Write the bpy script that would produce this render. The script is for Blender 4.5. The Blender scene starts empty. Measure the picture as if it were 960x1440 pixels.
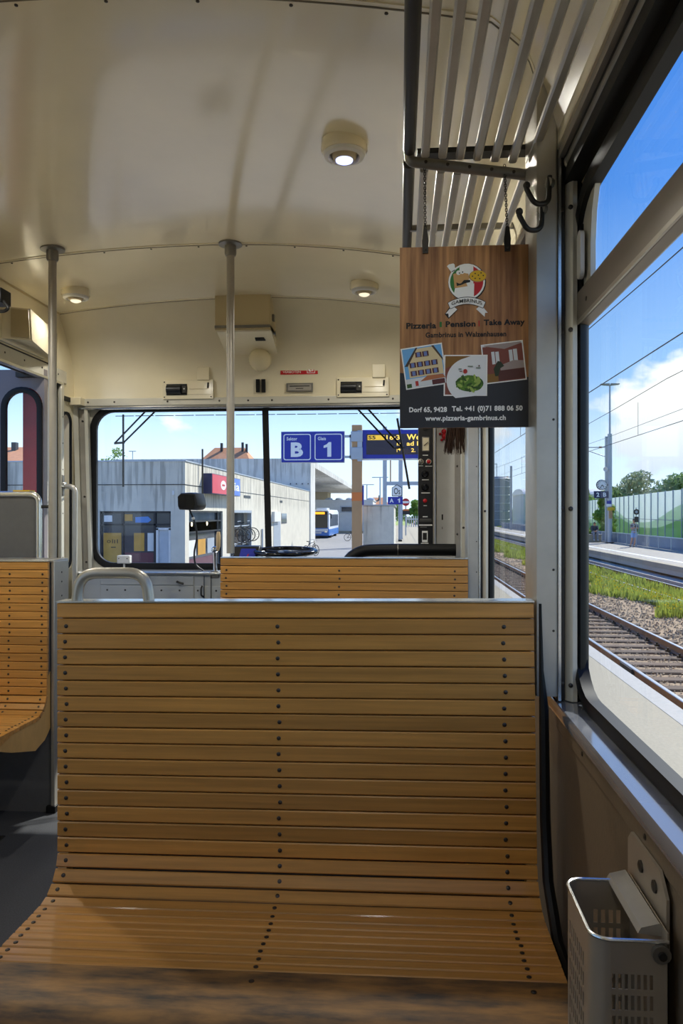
import bpy, bmesh, math, random
from mathutils import Vector, Matrix
R = math.radians
random.seed(7)
S = bpy.context.scene
COL = S.collection

# ------------------------------------------------------------------ camera
F_PX = 1050.0
YAW = math.atan(82 / F_PX)
cam_d = bpy.data.cameras.new('camera')
cam_d.sensor_fit = 'VERTICAL'
cam_d.sensor_height = 36.0
cam_d.lens = F_PX / 1440 * 36.0
cam_d.shift_y = 2 / 1440
cam_d.clip_start = 0.02
cam_d.clip_end = 2000
cam = bpy.data.objects.new('camera', cam_d)
COL.objects.link(cam)
cam.location = (0, 0, 1.25)
cam.rotation_euler = (R(90), 0, YAW)
S.camera = cam

# ------------------------------------------------------------------ exposure, world, sun
S.view_settings.view_transform = 'Standard'
S.view_settings.look = 'None'
S.view_settings.gamma = 1.0
S.view_settings.use_curve_mapping = False
S.view_settings.exposure = 1.45
S.cycles.max_bounces = 10
S.cycles.diffuse_bounces = 6
S.cycles.glossy_bounces = 4
S.cycles.transmission_bounces = 6
S.cycles.transparent_max_bounces = 24
S.cycles.caustics_reflective = False
S.cycles.caustics_refractive = False
S.cycles.sample_clamp_indirect = 6.0


def lin(h):
    h = h.lstrip('#')
    o = []
    for i in (0, 2, 4):
        c = int(h[i:i + 2], 16) / 255
        o.append(c / 12.92 if c <= 0.04045 else ((c + 0.055) / 1.055) ** 2.4)
    return tuple(o) + (1.0,)


def build_world():
    w = bpy.data.worlds.new('sky')
    S.world = w
    w.use_nodes = True
    nt = w.node_tree
    N, L = nt.nodes, nt.links
    N.clear()
    out = N.new('ShaderNodeOutputWorld')
    bg = N.new('ShaderNodeBackground')
    bg.inputs['Strength'].default_value = 1.0
    L.new(bg.outputs[0], out.inputs[0])
    tc = N.new('ShaderNodeTexCoord')
    sep = N.new('ShaderNodeSeparateXYZ')
    L.new(tc.outputs['Generated'], sep.inputs[0])
    ramp = N.new('ShaderNodeValToRGB')
    cr = ramp.color_ramp
    cr.elements[0].position = 0.0
    cr.elements[0].color = (0.42, 0.51, 0.60, 1)
    cr.elements[1].position = 1.0
    cr.elements[1].color = (0.018, 0.078, 0.31, 1)
    for p, c in ((0.08, (0.36, 0.46, 0.575, 1)), (0.17, (0.17, 0.29, 0.47, 1)), (0.38, (0.045, 0.145, 0.40, 1)), (0.6, (0.027, 0.108, 0.35, 1))):
        e = cr.elements.new(p)
        e.color = c
    L.new(sep.outputs['Z'], ramp.inputs[0])
    # cumulus near the horizon: noise over azimuth / elevation
    at = N.new('ShaderNodeMath'); at.operation = 'ARCTAN2'
    L.new(sep.outputs['X'], at.inputs[0]); L.new(sep.outputs['Y'], at.inputs[1])
    cmb = N.new('ShaderNodeCombineXYZ')
    L.new(at.outputs[0], cmb.inputs[0]); L.new(sep.outputs['Z'], cmb.inputs[1])
    mp = N.new('ShaderNodeMapping')
    mp.inputs['Location'].default_value = (0.33, 0.10, 0)
    mp.inputs['Scale'].default_value = (1.0, 1.5, 1)
    L.new(cmb.outputs[0], mp.inputs[0])
    nz = N.new('ShaderNodeTexNoise')
    nz.inputs['Scale'].default_value = 5.2
    nz.inputs['Detail'].default_value = 9
    nz.inputs['Roughness'].default_value = 0.55
    L.new(mp.outputs[0], nz.inputs['Vector'])
    band = N.new('ShaderNodeValToRGB')
    b = band.color_ramp
    b.elements[0].position = 0.0; b.elements[0].color = (0.35, 0.35, 0.35, 1)
    b.elements[1].position = 0.30; b.elements[1].color = (0, 0, 0, 1)
    e = b.elements.new(0.05); e.color = (0.75, 0.75, 0.75, 1)
    e = b.elements.new(0.13); e.color = (0.8, 0.8, 0.8, 1)
    e = b.elements.new(0.19); e.color = (0.4, 0.4, 0.4, 1)
    L.new(sep.outputs['Z'], band.inputs[0])
    add = N.new('ShaderNodeMath'); add.operation = 'MULTIPLY_ADD'
    L.new(band.outputs[0], add.inputs[0]); add.inputs[1].default_value = 0.16
    # one cumulus bank over the tracks on the right
    sx_ = N.new('ShaderNodeMath'); sx_.operation = 'MULTIPLY_ADD'; sx_.inputs[1].default_value = 1 / 0.17; sx_.inputs[2].default_value = -0.38 / 0.17
    L.new(at.outputs[0], sx_.inputs[0])
    sz_ = N.new('ShaderNodeMath'); sz_.operation = 'MULTIPLY_ADD'; sz_.inputs[1].default_value = 1 / 0.085; sz_.inputs[2].default_value = -0.125 / 0.085
    L.new(sep.outputs['Z'], sz_.inputs[0])
    dv = N.new('ShaderNodeCombineXYZ'); L.new(sx_.outputs[0], dv.inputs[0]); L.new(sz_.outputs[0], dv.inputs[1])
    ln = N.new('ShaderNodeVectorMath'); ln.operation = 'LENGTH'; L.new(dv.outputs[0], ln.inputs[0])
    bl_ = N.new('ShaderNodeMapRange'); bl_.inputs['From Min'].default_value = 1.2; bl_.inputs['From Max'].default_value = 0.1; bl_.inputs['To Max'].default_value = 0.30
    L.new(ln.outputs['Value'], bl_.inputs['Value'])
    ad2 = N.new('ShaderNodeMath'); ad2.operation = 'ADD'
    L.new(nz.outputs['Fac'], ad2.inputs[0]); L.new(bl_.outputs[0], ad2.inputs[1])
    L.new(ad2.outputs[0], add.inputs[2])
    thr = N.new('ShaderNodeMapRange')
    thr.inputs['From Min'].default_value = 0.70
    thr.inputs['From Max'].default_value = 0.77
    L.new(add.outputs[0], thr.inputs['Value'])
    shade = N.new('ShaderNodeValToRGB')
    s = shade.color_ramp
    s.elements[0].position = 0.03; s.elements[0].color = (0.29, 0.34, 0.43, 1)
    s.elements[1].position = 0.14; s.elements[1].color = (0.52, 0.52, 0.50, 1)
    L.new(sep.outputs['Z'], shade.inputs[0])
    mix = N.new('ShaderNodeMixRGB')
    L.new(thr.outputs[0], mix.inputs[0])
    L.new(ramp.outputs[0], mix.inputs[1])
    L.new(shade.outputs[0], mix.inputs[2])
    L.new(mix.outputs[0], bg.inputs[0])


build_world()
sun_d = bpy.data.lights.new('sun', 'SUN')
sun_d.energy = 2.7
sun_d.angle = R(0.6)
sun_d.color = (1.0, 0.95, 0.86)
sun = bpy.data.objects.new('sun', sun_d)
COL.objects.link(sun)
sun.location = (0, 0, 30)
sun.rotation_euler = Vector((0.50, 0.60, 0.72)).to_track_quat('Z', 'Y').to_euler()


# ------------------------------------------------------------------ materials
def mat(name, col, rough=0.5, metal=0.0, vary=0.0, scale=8.0, bump=0.0, bscale=60.0, spec=0.5, coat=0.0, emit=None, stretch=None, col2=None, obj_random=0.0, streaks=None, detail=4):
    m = bpy.data.materials.new(name)
    m.use_nodes = True
    nt = m.node_tree
    N, L = nt.nodes, nt.links
    p = N['Principled BSDF']
    c = lin(col) if isinstance(col, str) else tuple(col) + (1,)
    p.inputs['Base Color'].default_value = c
    p.inputs['Roughness'].default_value = rough
    p.inputs['Metallic'].default_value = metal
    p.inputs['Specular IOR Level'].default_value = spec
    if coat:
        p.inputs['Coat Weight'].default_value = coat
        p.inputs['Coat Roughness'].default_value = 0.10
    if emit:
        p.inputs['Emission Color'].default_value = lin(emit[0])
        p.inputs['Emission Strength'].default_value = emit[1]
    if not (vary or bump or obj_random or streaks or col2):
        return m
    tc = N.new('ShaderNodeTexCoord')
    vec = tc.outputs['Object']
    if obj_random or stretch:
        mp = N.new('ShaderNodeMapping')
        if stretch:
            mp.inputs['Scale'].default_value = stretch
        if obj_random:
            oi = N.new('ShaderNodeObjectInfo')
            mul = N.new('ShaderNodeMath'); mul.operation = 'MULTIPLY'; mul.inputs[1].default_value = 37.0
            L.new(oi.outputs['Random'], mul.inputs[0])
            cb = N.new('ShaderNodeCombineXYZ')
            L.new(mul.outputs[0], cb.inputs[0]); L.new(mul.outputs[0], cb.inputs[1])
            L.new(cb.outputs[0], mp.inputs['Location'])
        L.new(vec, mp.inputs['Vector'])
        vec = mp.outputs[0]
    last = None
    if vary or col2:
        nz = N.new('ShaderNodeTexNoise')
        nz.inputs['Scale'].default_value = scale
        nz.inputs['Detail'].default_value = detail
        nz.inputs['Roughness'].default_value = 0.6
        L.new(vec, nz.inputs['Vector'])
        rp = N.new('ShaderNodeValToRGB')
        c2 = lin(col2) if col2 else None
        lo = c2 if c2 else tuple(x * (1 - vary) for x in c[:3]) + (1,)
        hi = c if c2 else tuple(min(1, x * (1 + vary)) for x in c[:3]) + (1,)
        rp.color_ramp.elements[0].position = 0.32; rp.color_ramp.elements[0].color = lo
        rp.color_ramp.elements[1].position = 0.68; rp.color_ramp.elements[1].color = hi
        L.new(nz.outputs['Fac'], rp.inputs[0])
        last = rp.outputs[0]
    if obj_random:
        hsv = N.new('ShaderNodeHueSaturation')
        oi = N.new('ShaderNodeObjectInfo')
        mr = N.new('ShaderNodeMapRange')
        mr.inputs['To Min'].default_value = 1 - obj_random
        mr.inputs['To Max'].default_value = 1 + obj_random
        L.new(oi.outputs['Random'], mr.inputs['Value'])
        L.new(mr.outputs[0], hsv.inputs['Value'])
        if last:
            L.new(last, hsv.inputs['Color'])
        else:
            hsv.inputs['Color'].default_value = c
        last = hsv.outputs[0]
    if streaks:   # weather streaks running down from the top edge (z0 .. z1, object space), stain colour
        z0, z1, sc, amount = streaks
        mp2 = N.new('ShaderNodeMapping'); mp2.inputs['Scale'].default_value = (sc, sc, sc * 0.06)
        L.new(tc.outputs['Object'], mp2.inputs[0])
        n2 = N.new('ShaderNodeTexNoise'); n2.inputs['Scale'].default_value = 1.0; n2.inputs['Detail'].default_value = 3
        L.new(mp2.outputs[0], n2.inputs['Vector'])
        sp = N.new('ShaderNodeSeparateXYZ'); L.new(tc.outputs['Object'], sp.inputs[0])
        mr = N.new('ShaderNodeMapRange'); mr.inputs['From Min'].default_value = z0; mr.inputs['From Max'].default_value = z1
        L.new(sp.outputs['Z'], mr.inputs['Value'])
        ad = N.new('ShaderNodeMath'); ad.operation = 'MULTIPLY_ADD'; ad.inputs[1].default_value = 0.28
        L.new(mr.outputs[0], ad.inputs[0]); L.new(n2.outputs['Fac'], ad.inputs[2])
        th = N.new('ShaderNodeMapRange'); th.inputs['From Min'].default_value = 0.74; th.inputs['From Max'].default_value = 0.86
        th.inputs['To Max'].default_value = amount
        L.new(ad.outputs[0], th.inputs['Value'])
        mx = N.new('ShaderNodeMixRGB'); mx.inputs[2].default_value = lin('#3c3a36')
        L.new(th.outputs[0], mx.inputs[0])
        if last:
            L.new(last, mx.inputs[1])
        else:
            mx.inputs[1].default_value = c
        last = mx.outputs[0]
    if last:
        L.new(last, p.inputs['Base Color'])
    if bump:
        bz = N.new('ShaderNodeTexNoise'); bz.inputs['Scale'].default_value = bscale; bz.inputs['Detail'].default_value = 3
        L.new(vec, bz.inputs['Vector'])
        bp = N.new('ShaderNodeBump'); bp.inputs['Strength'].default_value = bump; bp.inputs['Distance'].default_value = 0.01
        L.new(bz.outputs['Fac'], bp.inputs['Height'])
        L.new(bp.outputs[0], p.inputs['Normal'])
    return m


def glass_mat(name, tint, fac_add=0.0):
    m = bpy.data.materials.new(name)
    m.use_nodes = True
    nt = m.node_tree
    N, L = nt.nodes, nt.links
    N.clear()
    out = N.new('ShaderNodeOutputMaterial')
    mx = N.new('ShaderNodeMixShader')
    tr = N.new('ShaderNodeBsdfTransparent'); tr.inputs[0].default_value = tint
    gl = N.new('ShaderNodeBsdfGlossy'); gl.inputs['Roughness'].default_value = 0.02
    lw = N.new('ShaderNodeLayerWeight'); lw.inputs['Blend'].default_value = 0.5
    pw = N.new('ShaderNodeMath'); pw.operation = 'POWER'; pw.inputs[1].default_value = 5.0
    L.new(lw.outputs['Facing'], pw.inputs[0])
    ma = N.new('ShaderNodeMath'); ma.operation = 'MULTIPLY_ADD'; ma.inputs[1].default_value = 0.4; ma.inputs[2].default_value = 0.02
    L.new(pw.outputs[0], ma.inputs[0])
    L.new(ma.outputs[0], mx.inputs[0])
    L.new(tr.outputs[0], mx.inputs[1]); L.new(gl.outputs[0], mx.inputs[2])
    L.new(mx.outputs[0], out.inputs[0])
    return m


M = {}
M['cream'] = mat('cream_paint', '#eadfc0', 0.24, vary=0.03, scale=3, bump=0.05, bscale=9, spec=0.7, coat=0.9)
M['cream_dark'] = mat('beige_paint', '#bfae88', 0.4)
M['wood'] = mat('varnished_beech_slats', '#be8842', 0.36, stretch=(2.2, 60, 60), vary=0.18, scale=1.6, obj_random=0.15, coat=0.25, bump=0.03, bscale=3, detail=6)
M['wood_worn'] = mat('worn_beech_slats', '#a0743c', 0.55, stretch=(3, 14, 14), col2='#352d25', scale=2.6, obj_random=0.06, detail=7)
M['ply'] = mat('birch_plywood', '#cfa25e', 0.45, stretch=(40, 6, 3), vary=0.12, scale=2.0)
M['alu'] = mat('brushed_aluminium', '#b8b3a8', 0.36, 0.6, vary=0.06, scale=14)
M['alu_dull'] = mat('dull_aluminium', '#a8a298', 0.42, 0.35, vary=0.08, scale=9, bump=0.04)
M['alu_bright'] = mat('polished_aluminium', '#dcdcd8', 0.22, 0.9)
M['steel'] = mat('grey_steel', '#86837d', 0.4, 0.8, vary=0.08, scale=20)
M['chrome'] = mat('chrome', '#d8d8d8', 0.12, 1.0)
M['dark_steel'] = mat('dark_steel', '#3a3835', 0.45, 0.7)
M['rubber'] = mat('black_rubber', '#0c0c0d', 0.5, spec=0.3)
M['black'] = mat('black_plastic', '#101013', 0.38)
M['black_gloss'] = mat('black_gloss', '#0b0b10', 0.12)
M['screw'] = mat('dark_screw_head', '#4a4540', 0.4, 0.8)
M['grey_panel'] = mat('grey_laminate', '#616162', 0.5, vary=0.05, scale=40)
M['wall_low'] = mat('taupe_wall_panel', '#6a5b49', 0.5, vary=0.06, scale=60, bump=0.05, bscale=140)
M['pale_metal'] = mat('pale_painted_metal', '#cdc9bb', 0.35, 0.15, vary=0.05, scale=6)
M['white_paint'] = mat('white_painted_metal', '#d9d8d4', 0.4, vary=0.04, scale=8)
M['floor'] = mat('speckled_grey_floor', '#37383c', 0.7, vary=0.35, scale=220)
M['lilac'] = mat('grey_lilac_door_paint', '#827b7e', 0.45, vary=0.05)
M['red_door'] = mat('dark_red_paint', '#c4161a', 0.6, vary=0.06)
M['console'] = mat('grey_console', '#a9aba8', 0.4, vary=0.04)
M['glass'] = glass_mat('window_glass', (0.95, 0.975, 0.985, 1))
M['white'] = mat('white_print', '#fbfbf8', 0.5)
M['print_black'] = mat('black_print', '#121110', 0.5)
M['sign_dark'] = mat('slate_print', '#2a2c33', 0.5, vary=0.06, scale=30)
M['sign_wood'] = mat('brown_plank_print', '#c8935f', 0.45, stretch=(34, 1, 1.6), col2='#754829', scale=2.0, detail=6)
M['red'] = mat('signal_red', '#c21622', 0.45)
M['green'] = mat('flag_green', '#2f7a34', 0.5)
M['skin_print'] = mat('tan_print', '#d3a468', 0.5)
M['yellow'] = mat('yellow', '#e0b41e', 0.5)
M['blue'] = mat('rail_blue', '#1b2b9c', 0.42)
M['blue_dark'] = mat('navy', '#1c2450', 0.4)
M['led_amber'] = mat('amber_letters', '#f0c65c', 0.5, emit=('#f5c34a', 0.5))
M['led_bg'] = mat('display_screen', '#2a1c30', 0.3)
M['lens'] = mat('lamp_lens_lit', '#dfe6ff', 0.2, emit=('#aab8ff', 0.9))
M['lens_faint'] = mat('lamp_lens_faint', '#e9e4d2', 0.2, emit=('#fff0cf', 0.35))  # faint glow put on lenses that look unlit
M['globe'] = mat('opal_glass', '#d9cda8', 0.15)
M['bristle'] = mat('brown_bristles', '#3a2518', 0.6, vary=0.4, scale=60)


# ------------------------------------------------------------------ mesh helpers
def tag(o, label=None, cat=None, group=None, kind=None):
    if label: o['label'] = label
    if cat: o['category'] = cat
    if group: o['group'] = group
    if kind: o['kind'] = kind
    return o


def thing(name, label, cat, loc=(0, 0, 0), group=None):
    o = bpy.data.objects.new(name, None)
    o.empty_display_size = 0.05
    COL.objects.link(o)
    o.location = loc
    return tag(o, label, cat, group)


def root_loc(p):
    while p is not None and p.parent is not None:
        p = p.parent
    return Vector(p.location) if p is not None else Vector((0, 0, 0))


class Pl:
    """a plane in space: origin, u (right), v (up); n = u x v faces the viewer"""
    def __init__(s, o, u=(1, 0, 0), v=(0, 0, 1)):
        s.o = Vector(o); s.u = Vector(u).normalized(); s.v = Vector(v).normalized(); s.n = s.u.cross(s.v)
    def p(s, a, b, h=0.0):
        return s.o + s.u * a + s.v * b + s.n * h


class MB:
    def __init__(s):
        s.v = []; s.f = []; s.m = []; s.mi = 0
    def add(s, vs, fs):
        k = len(s.v)
        s.v += [Vector(x) for x in vs]
        for f in fs:
            s.f.append(tuple(i + k for i in f)); s.m.append(s.mi)
        return s
    def box(s, x0, x1, y0, y1, z0, z1):
        vs = [(x, y, z) for z in (z0, z1) for y in (y0, y1) for x in (x0, x1)]
        return s.add(vs, [(0, 2, 3, 1), (4, 5, 7, 6), (0, 1, 5, 4), (2, 6, 7, 3), (0, 4, 6, 2), (1, 3, 7, 5)])
    def pbox(s, P, a0, a1, b0, b1, h0, h1):
        vs = [P.p(a, b, h) for h in (h0, h1) for b in (b0, b1) for a in (a0, a1)]
        return s.add(vs, [(0, 2, 3, 1), (4, 5, 7, 6), (0, 1, 5, 4), (2, 6, 7, 3), (0, 4, 6, 2), (1, 3, 7, 5)])
    def loft(s, loops, caps=True, closed=True):
        n = len(loops[0]); k = len(s.v)
        vs = [p for l in loops for p in l]; fs = []
        for i in range(len(loops) - 1):
            for j in range(n if closed else n - 1):
                a = i * n + j; b = i * n + (j + 1) % n
                fs.append((a, b, b + n, a + n))
        if caps:
            fs.append(tuple(reversed(range(n)))); fs.append(tuple(range((len(loops) - 1) * n, len(loops) * n)))
        return s.add(vs, fs)
    def prism(s, pts, P, h0, h1):
        return s.loft([[P.p(a, b, h0) for a, b in pts], [P.p(a, b, h1) for a, b in pts]])
    def poly(s, pts, P, h=0.0):
        return s.add([P.p(a, b, h) for a, b in pts], [tuple(range(len(pts)))])
    def tube(s, pts, r, n=10, caps=True, closed=False):
        pts = [Vector(p) for p in pts]
        rr = r if isinstance(r, (list, tuple)) else [r] * len(pts)
        loops = []; up = None
        for i, p in enumerate(pts):
            if closed:
                t = pts[(i + 1) % len(pts)] - pts[i - 1]
            else:
                t = (pts[min(i + 1, len(pts) - 1)] - pts[max(i - 1, 0)])
            t.normalize()
            if up is None:
                up = Vector((0, 0, 1)) if abs(t.z) < 0.9 else Vector((1, 0, 0))
            x = up - t * up.dot(t); x.normalize(); y = t.cross(x); up = x
            loops.append([p + (x * math.cos(a) + y * math.sin(a)) * rr[i] for a in [2 * math.pi * j / n for j in range(n)]])
        if closed:
            loops.append(loops[0])
        return s.loft(loops, caps and not closed)
    def cyl(s, a, b, r, n=16):
        return s.tube([a, b], r, n)
    def lathe(s, c, axis, prof, n=24):
        """prof: (radius, height along axis)"""
        a = Vector(axis).normalized(); u = a.orthogonal().normalized(); w = a.cross(u); c = Vector(c)
        return s.loft([[c + a * h + (u * math.cos(t) + w * math.sin(t)) * r for t in [2 * math.pi * j / n for j in range(n)]] for r, h in prof])
    def ball(s, c, r, n=10, m=7, sx=1, sy=1, sz=1):
        c = Vector(c)
        return s.loft([[c + Vector((math.cos(2 * math.pi * j / n) * math.sin(math.pi * i / m) * r * sx, math.sin(2 * math.pi * j / n) * math.sin(math.pi * i / m) * r * sy, -math.cos(math.pi * i / m) * r * sz)) for j in range(n)] for i in [0.06] + list(range(1, m)) + [m - 0.06]])
    def build(s, name, mats, parent=None, smooth=False, bevel=0.0, kind=None, label=None, seg=2):
        off = root_loc(parent) if parent is not None else Vector((0, 0, 0))
        me = bpy.data.meshes.new(name)
        me.from_pydata([tuple(p - off) for p in s.v], [], s.f)
        ms = mats if isinstance(mats, (list, tuple)) else [mats]
        for m in ms:
            me.materials.append(m)
        if len(ms) > 1:
            for p, i in zip(me.polygons, s.m):
                p.material_index = i
        bm = bmesh.new(); bm.from_mesh(me)
        bmesh.ops.recalc_face_normals(bm, faces=bm.faces)
        bm.to_mesh(me); bm.free()
        if smooth or bevel:
            for p in me.polygons:
                p.use_smooth = True
            me.set_sharp_from_angle(angle=R(42))
        o = bpy.data.objects.new(name, me)
        COL.objects.link(o)
        o.parent = parent
        if bevel:
            b = o.modifiers.new('bevel', 'BEVEL'); b.width = bevel; b.segments = seg; b.limit_method = 'ANGLE'; b.angle_limit = R(40)
        if kind: o['kind'] = kind
        if label: o['label'] = label
        return o


def copy_tree(o, parent=None):
    c = o.copy(); COL.objects.link(c)
    c.parent = parent
    for ch in [x for x in o.children]:
        copy_tree(ch, c)
    return c


def share(o, parent, loc, rot=None, name=None):
    """another object with the same mesh"""
    c = o.copy(); COL.objects.link(c); c.parent = parent; c.location = loc
    if rot is not None: c.rotation_euler = rot
    if name: c.name = name
    return c


def rrect(a0, a1, b0, b1, r, n=7):
    pts = []
    for cx, cy, s0 in ((a1 - r, b1 - r, 0), (a0 + r, b1 - r, 90), (a0 + r, b0 + r, 180), (a1 - r, b0 + r, 270)):
        for i in range(n + 1):
            t = R(s0 + 90 * i / n); pts.append((cx + r * math.cos(t), cy + r * math.sin(t)))
    return pts


def arc(cx, cy, r, d0, d1, n=10):
    return [(cx + r * math.cos(R(d0 + (d1 - d0) * i / n)), cy + r * math.sin(R(d0 + (d1 - d0) * i / n))) for i in range(n + 1)]


def round_path(pts, r, n=6):
    """polyline with rounded corners"""
    pts = [Vector(p) for p in pts]; out = [pts[0]]
    for i in range(1, len(pts) - 1):
        p = pts[i]; a = (pts[i - 1] - p); b = (pts[i + 1] - p)
        d = min(r, a.length * 0.5, b.length * 0.5)
        p0 = p + a.normalized() * d; p1 = p + b.normalized() * d
        for k in range(n + 1):
            t = k / n; out.append(p0 * (1 - t) ** 2 + p * 2 * t * (1 - t) + p1 * t ** 2)
    out.append(pts[-1]); return out


def gasket(name, parent, P, a0, a1, b0, b1, r, w, h, m, kind=None):
    """rubber ring round a rounded opening"""
    n = 7
    mb = MB()
    O = rrect(a0 - w, a1 + w, b0 - w, b1 + w, r + w, n); I = rrect(a0, a1, b0, b1, r, n); MID = rrect(a0 - w * 0.5, a1 + w * 0.5, b0 - w * 0.5, b1 + w * 0.5, r + w * 0.5, n)
    loops = [[P.p(a, b, -h * 0.3) for a, b in O], [P.p(a, b, h * 0.7) for a, b in O], [P.p(a, b, h) for a, b in MID], [P.p(a, b, h * 0.7) for a, b in I], [P.p(a, b, -h * 1.0) for a, b in I]]
    mb.loft(loops, caps=False)
    return mb.build(name, m, parent, smooth=True, kind=kind)


def corner_fill(name, parent, P, a0, a1, b0, b1, r, h, m):
    mb = MB(); n = 7
    pts = rrect(a0, a1, b0, b1, r, n)
    for k, c in enumerate(((a1, b1), (a0, b1), (a0, b0), (a1, b0))):
        seg = pts[k * (n + 1):(k + 1) * (n + 1)]
        poly = [c] + list(reversed(seg))
        mb.loft([[P.p(a, b, h) for a, b in poly], [P.p(a, b, h - 0.02) for a, b in poly]])
    return mb.build(name, m, parent)


def holed(mb, P, a0, a1, b0, b1, holes, h0, h1):
    As = sorted({a0, a1, *[x for q in holes for x in q[:2] if a0 < x < a1]})
    Bs = sorted({b0, b1, *[x for q in holes for x in q[2:] if b0 < x < b1]})
    for i in range(len(As) - 1):
        for j in range(len(Bs) - 1):
            ca, cb = (As[i] + As[i + 1]) / 2, (Bs[j] + Bs[j + 1]) / 2
            if any(q[0] < ca < q[1] and q[2] < cb < q[3] for q in holes):
                continue
            mb.pbox(P, As[i], As[i + 1], Bs[j], Bs[j + 1], h0, h1)
    return mb


TEXTS = []


def text(body, parent, P, a0, a1, b0, b1, m, h=0.0004, name='lettering', weight=0.0, curve=None):
    """lettering fitted to the box a0..a1, b0..b1 on plane P"""
    TEXTS.append((body, parent, P, a0, a1, b0, b1, m, h, name, weight, curve))


def flush_texts():
    tmp = []
    for t in TEXTS:
        cu = bpy.data.curves.new('letters', 'FONT')
        cu.body = t[0]; cu.size = 1.0; cu.offset = t[10]; cu.resolution_u = 3; cu.space_character = 1.0 + t[10] * 1.5
        o = bpy.data.objects.new('letters', cu); COL.objects.link(o); tmp.append(o)
    dg = bpy.context.evaluated_depsgraph_get(); dg.update()
    for o, t in zip(tmp, TEXTS):
        body, parent, P, a0, a1, b0, b1, m, h, name, weight, curve = t
        me0 = bpy.data.meshes.new_from_object(o.evaluated_get(dg))
        xs = [v.co.x for v in me0.vertices]; ys = [v.co.y for v in me0.vertices]
        x0, x1, y0, y1 = min(xs), max(xs), min(ys), max(ys)
        off = root_loc(parent); vs = []
        for v in me0.vertices:
            fx = (v.co.x - x0) / (x1 - x0); fy = (v.co.y - y0) / (y1 - y0)
            a = a0 + fx * (a1 - a0); b = b0 + fy * (b1 - b0)
            if curve:
                b += curve * (1 - (2 * fx - 1) ** 2)
            vs.append(tuple(P.p(a, b, h) - off))
        me = bpy.data.meshes.new(name)
        me.from_pydata(vs, [], [tuple(p.vertices) for p in me0.polygons])
        me.materials.append(m)
        ob = bpy.data.objects.new(name, me); COL.objects.link(ob); ob.parent = parent
        bpy.data.meshes.remove(me0)
    for o in tmp:
        cu = o.data; bpy.data.objects.remove(o); bpy.data.curves.remove(cu)


def prints(name, parent, P, items, h=0.0003, step=0.00015, label=None):
    """flat printed shapes stacked a hair apart on plane P; items = (material key, points)"""
    mb = MB(); mats = []; idx = {}
    for i, (k, pts) in enumerate(items):
        if k not in idx:
            idx[k] = len(mats); mats.append(M[k])
        mb.mi = idx[k]
        mb.poly(pts, P, h + i * step)
    return mb.build(name, mats, parent, label=label)


def rect(a0, a1, b0, b1):
    return [(a0, b0), (a1, b0), (a1, b1), (a0, b1)]


# shared little screw
_s = MB(); _s.lathe((0, 0, 0), (0, -1, 0), ((0.0050, -0.002), (0.0050, 0.0012), (0.0032, 0.0022), (0.0006, 0.0024)), 8)
SCREW = _s.build('screw', M['screw'], None, smooth=True)
SCREW_ME = SCREW.data
bpy.data.objects.remove(SCREW)


def screw(parent, p, n=(0, -1, 0), s=1.0, name='screw'):
    o = bpy.data.objects.new(name, SCREW_ME); COL.objects.link(o); o.parent = parent
    o.location = Vector(p) - root_loc(parent)
    o.rotation_euler = Vector((0, -1, 0)).rotation_difference(Vector(n).normalized()).to_euler()
    o.scale = (s, s, s)
    return o


# ================================================================== THE CAR: shell
XR, XL, YB, YF = 0.335, -1.93, -4.4, 4.35       # wall planes, rear and front of the saloon
WIN = [(-3.05, -1.60), (-1.40, 0.0), (0.16, 1.645), (1.80, 3.30)]   # window bays along y
ZW0, ZW1 = 0.875, 1.905
PR = Pl((0.385, 0, 0), (0, -1, 0), (0, 0, 1))    # right wall seen from inside, a = -y
PLW = Pl((-1.98, 0, 0), (0, 1, 0), (0, 0, 1))    # left wall seen from inside, a = y

floor = MB().box(-2.0, 0.43, YB, 4.36, -0.06, 0.0).build('floor', M['floor'], kind='structure')
MB().box(-1.12, -1.10, YB, 3.9, 0.0, 0.0015).build('floor_joint', M['rubber'], floor)
MB().box(-1.80, -1.52, 2.40, 2.78, 0.0, 0.004).build('floor_hatch', M['dark_steel'], floor, bevel=0.002)

# right wall: lower lining, sill, window wall, pillars
wall_right = MB().box(XR, 0.43, YB, 4.34, 0.0, 0.83).build('wall_right', M['wall_low'], kind='structure')
MB().box(XR - 0.004, XR, YB, 4.34, 0.795, 0.84).build('wainscot_strip', M['wall_low'], wall_right, bevel=0.0015)
for y in [-0.42 + 0.35 * i for i in range(10)]:
    screw(wall_right, (XR - 0.004, y + 0.06, 0.812), (-1, 0, 0), 0.9)
MB().loft([[Vector((x, y, z)) for x, z in ((XR - 0.008, 0.826), (XR - 0.008, 0.84), (XR - 0.002, 0.847), (0.385, 0.849), (0.385, 0.826))] for y in (YB, 4.34)]).build('window_sill', mat('sill_enamel', '#7b7e86', 0.12, 0.2, spec=0.8, coat=1.0), wall_right, smooth=True)
mb = MB()
holes = [(-y1 - 0.03, -y0 + 0.03, ZW0 - 0.03, ZW1 + 0.03) for y0, y1 in WIN]
holed(mb, PR, -4.34, -YB, 0.83, 2.42, holes, -0.016, 0.0)
mb.build('window_wall', M['cream_dark'], wall_right)
MB().box(XR - 0.0, 0.385, YB, 4.34, 2.03, 2.10).build('cant_rail', M['cream'], wall_right)
MB().box(0.350, 0.385, YB, 4.34, 1.955, 2.03).build('cant_rail_rubber_strip', M['rubber'], wall_right)  # black rubber strip above the windows
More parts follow.
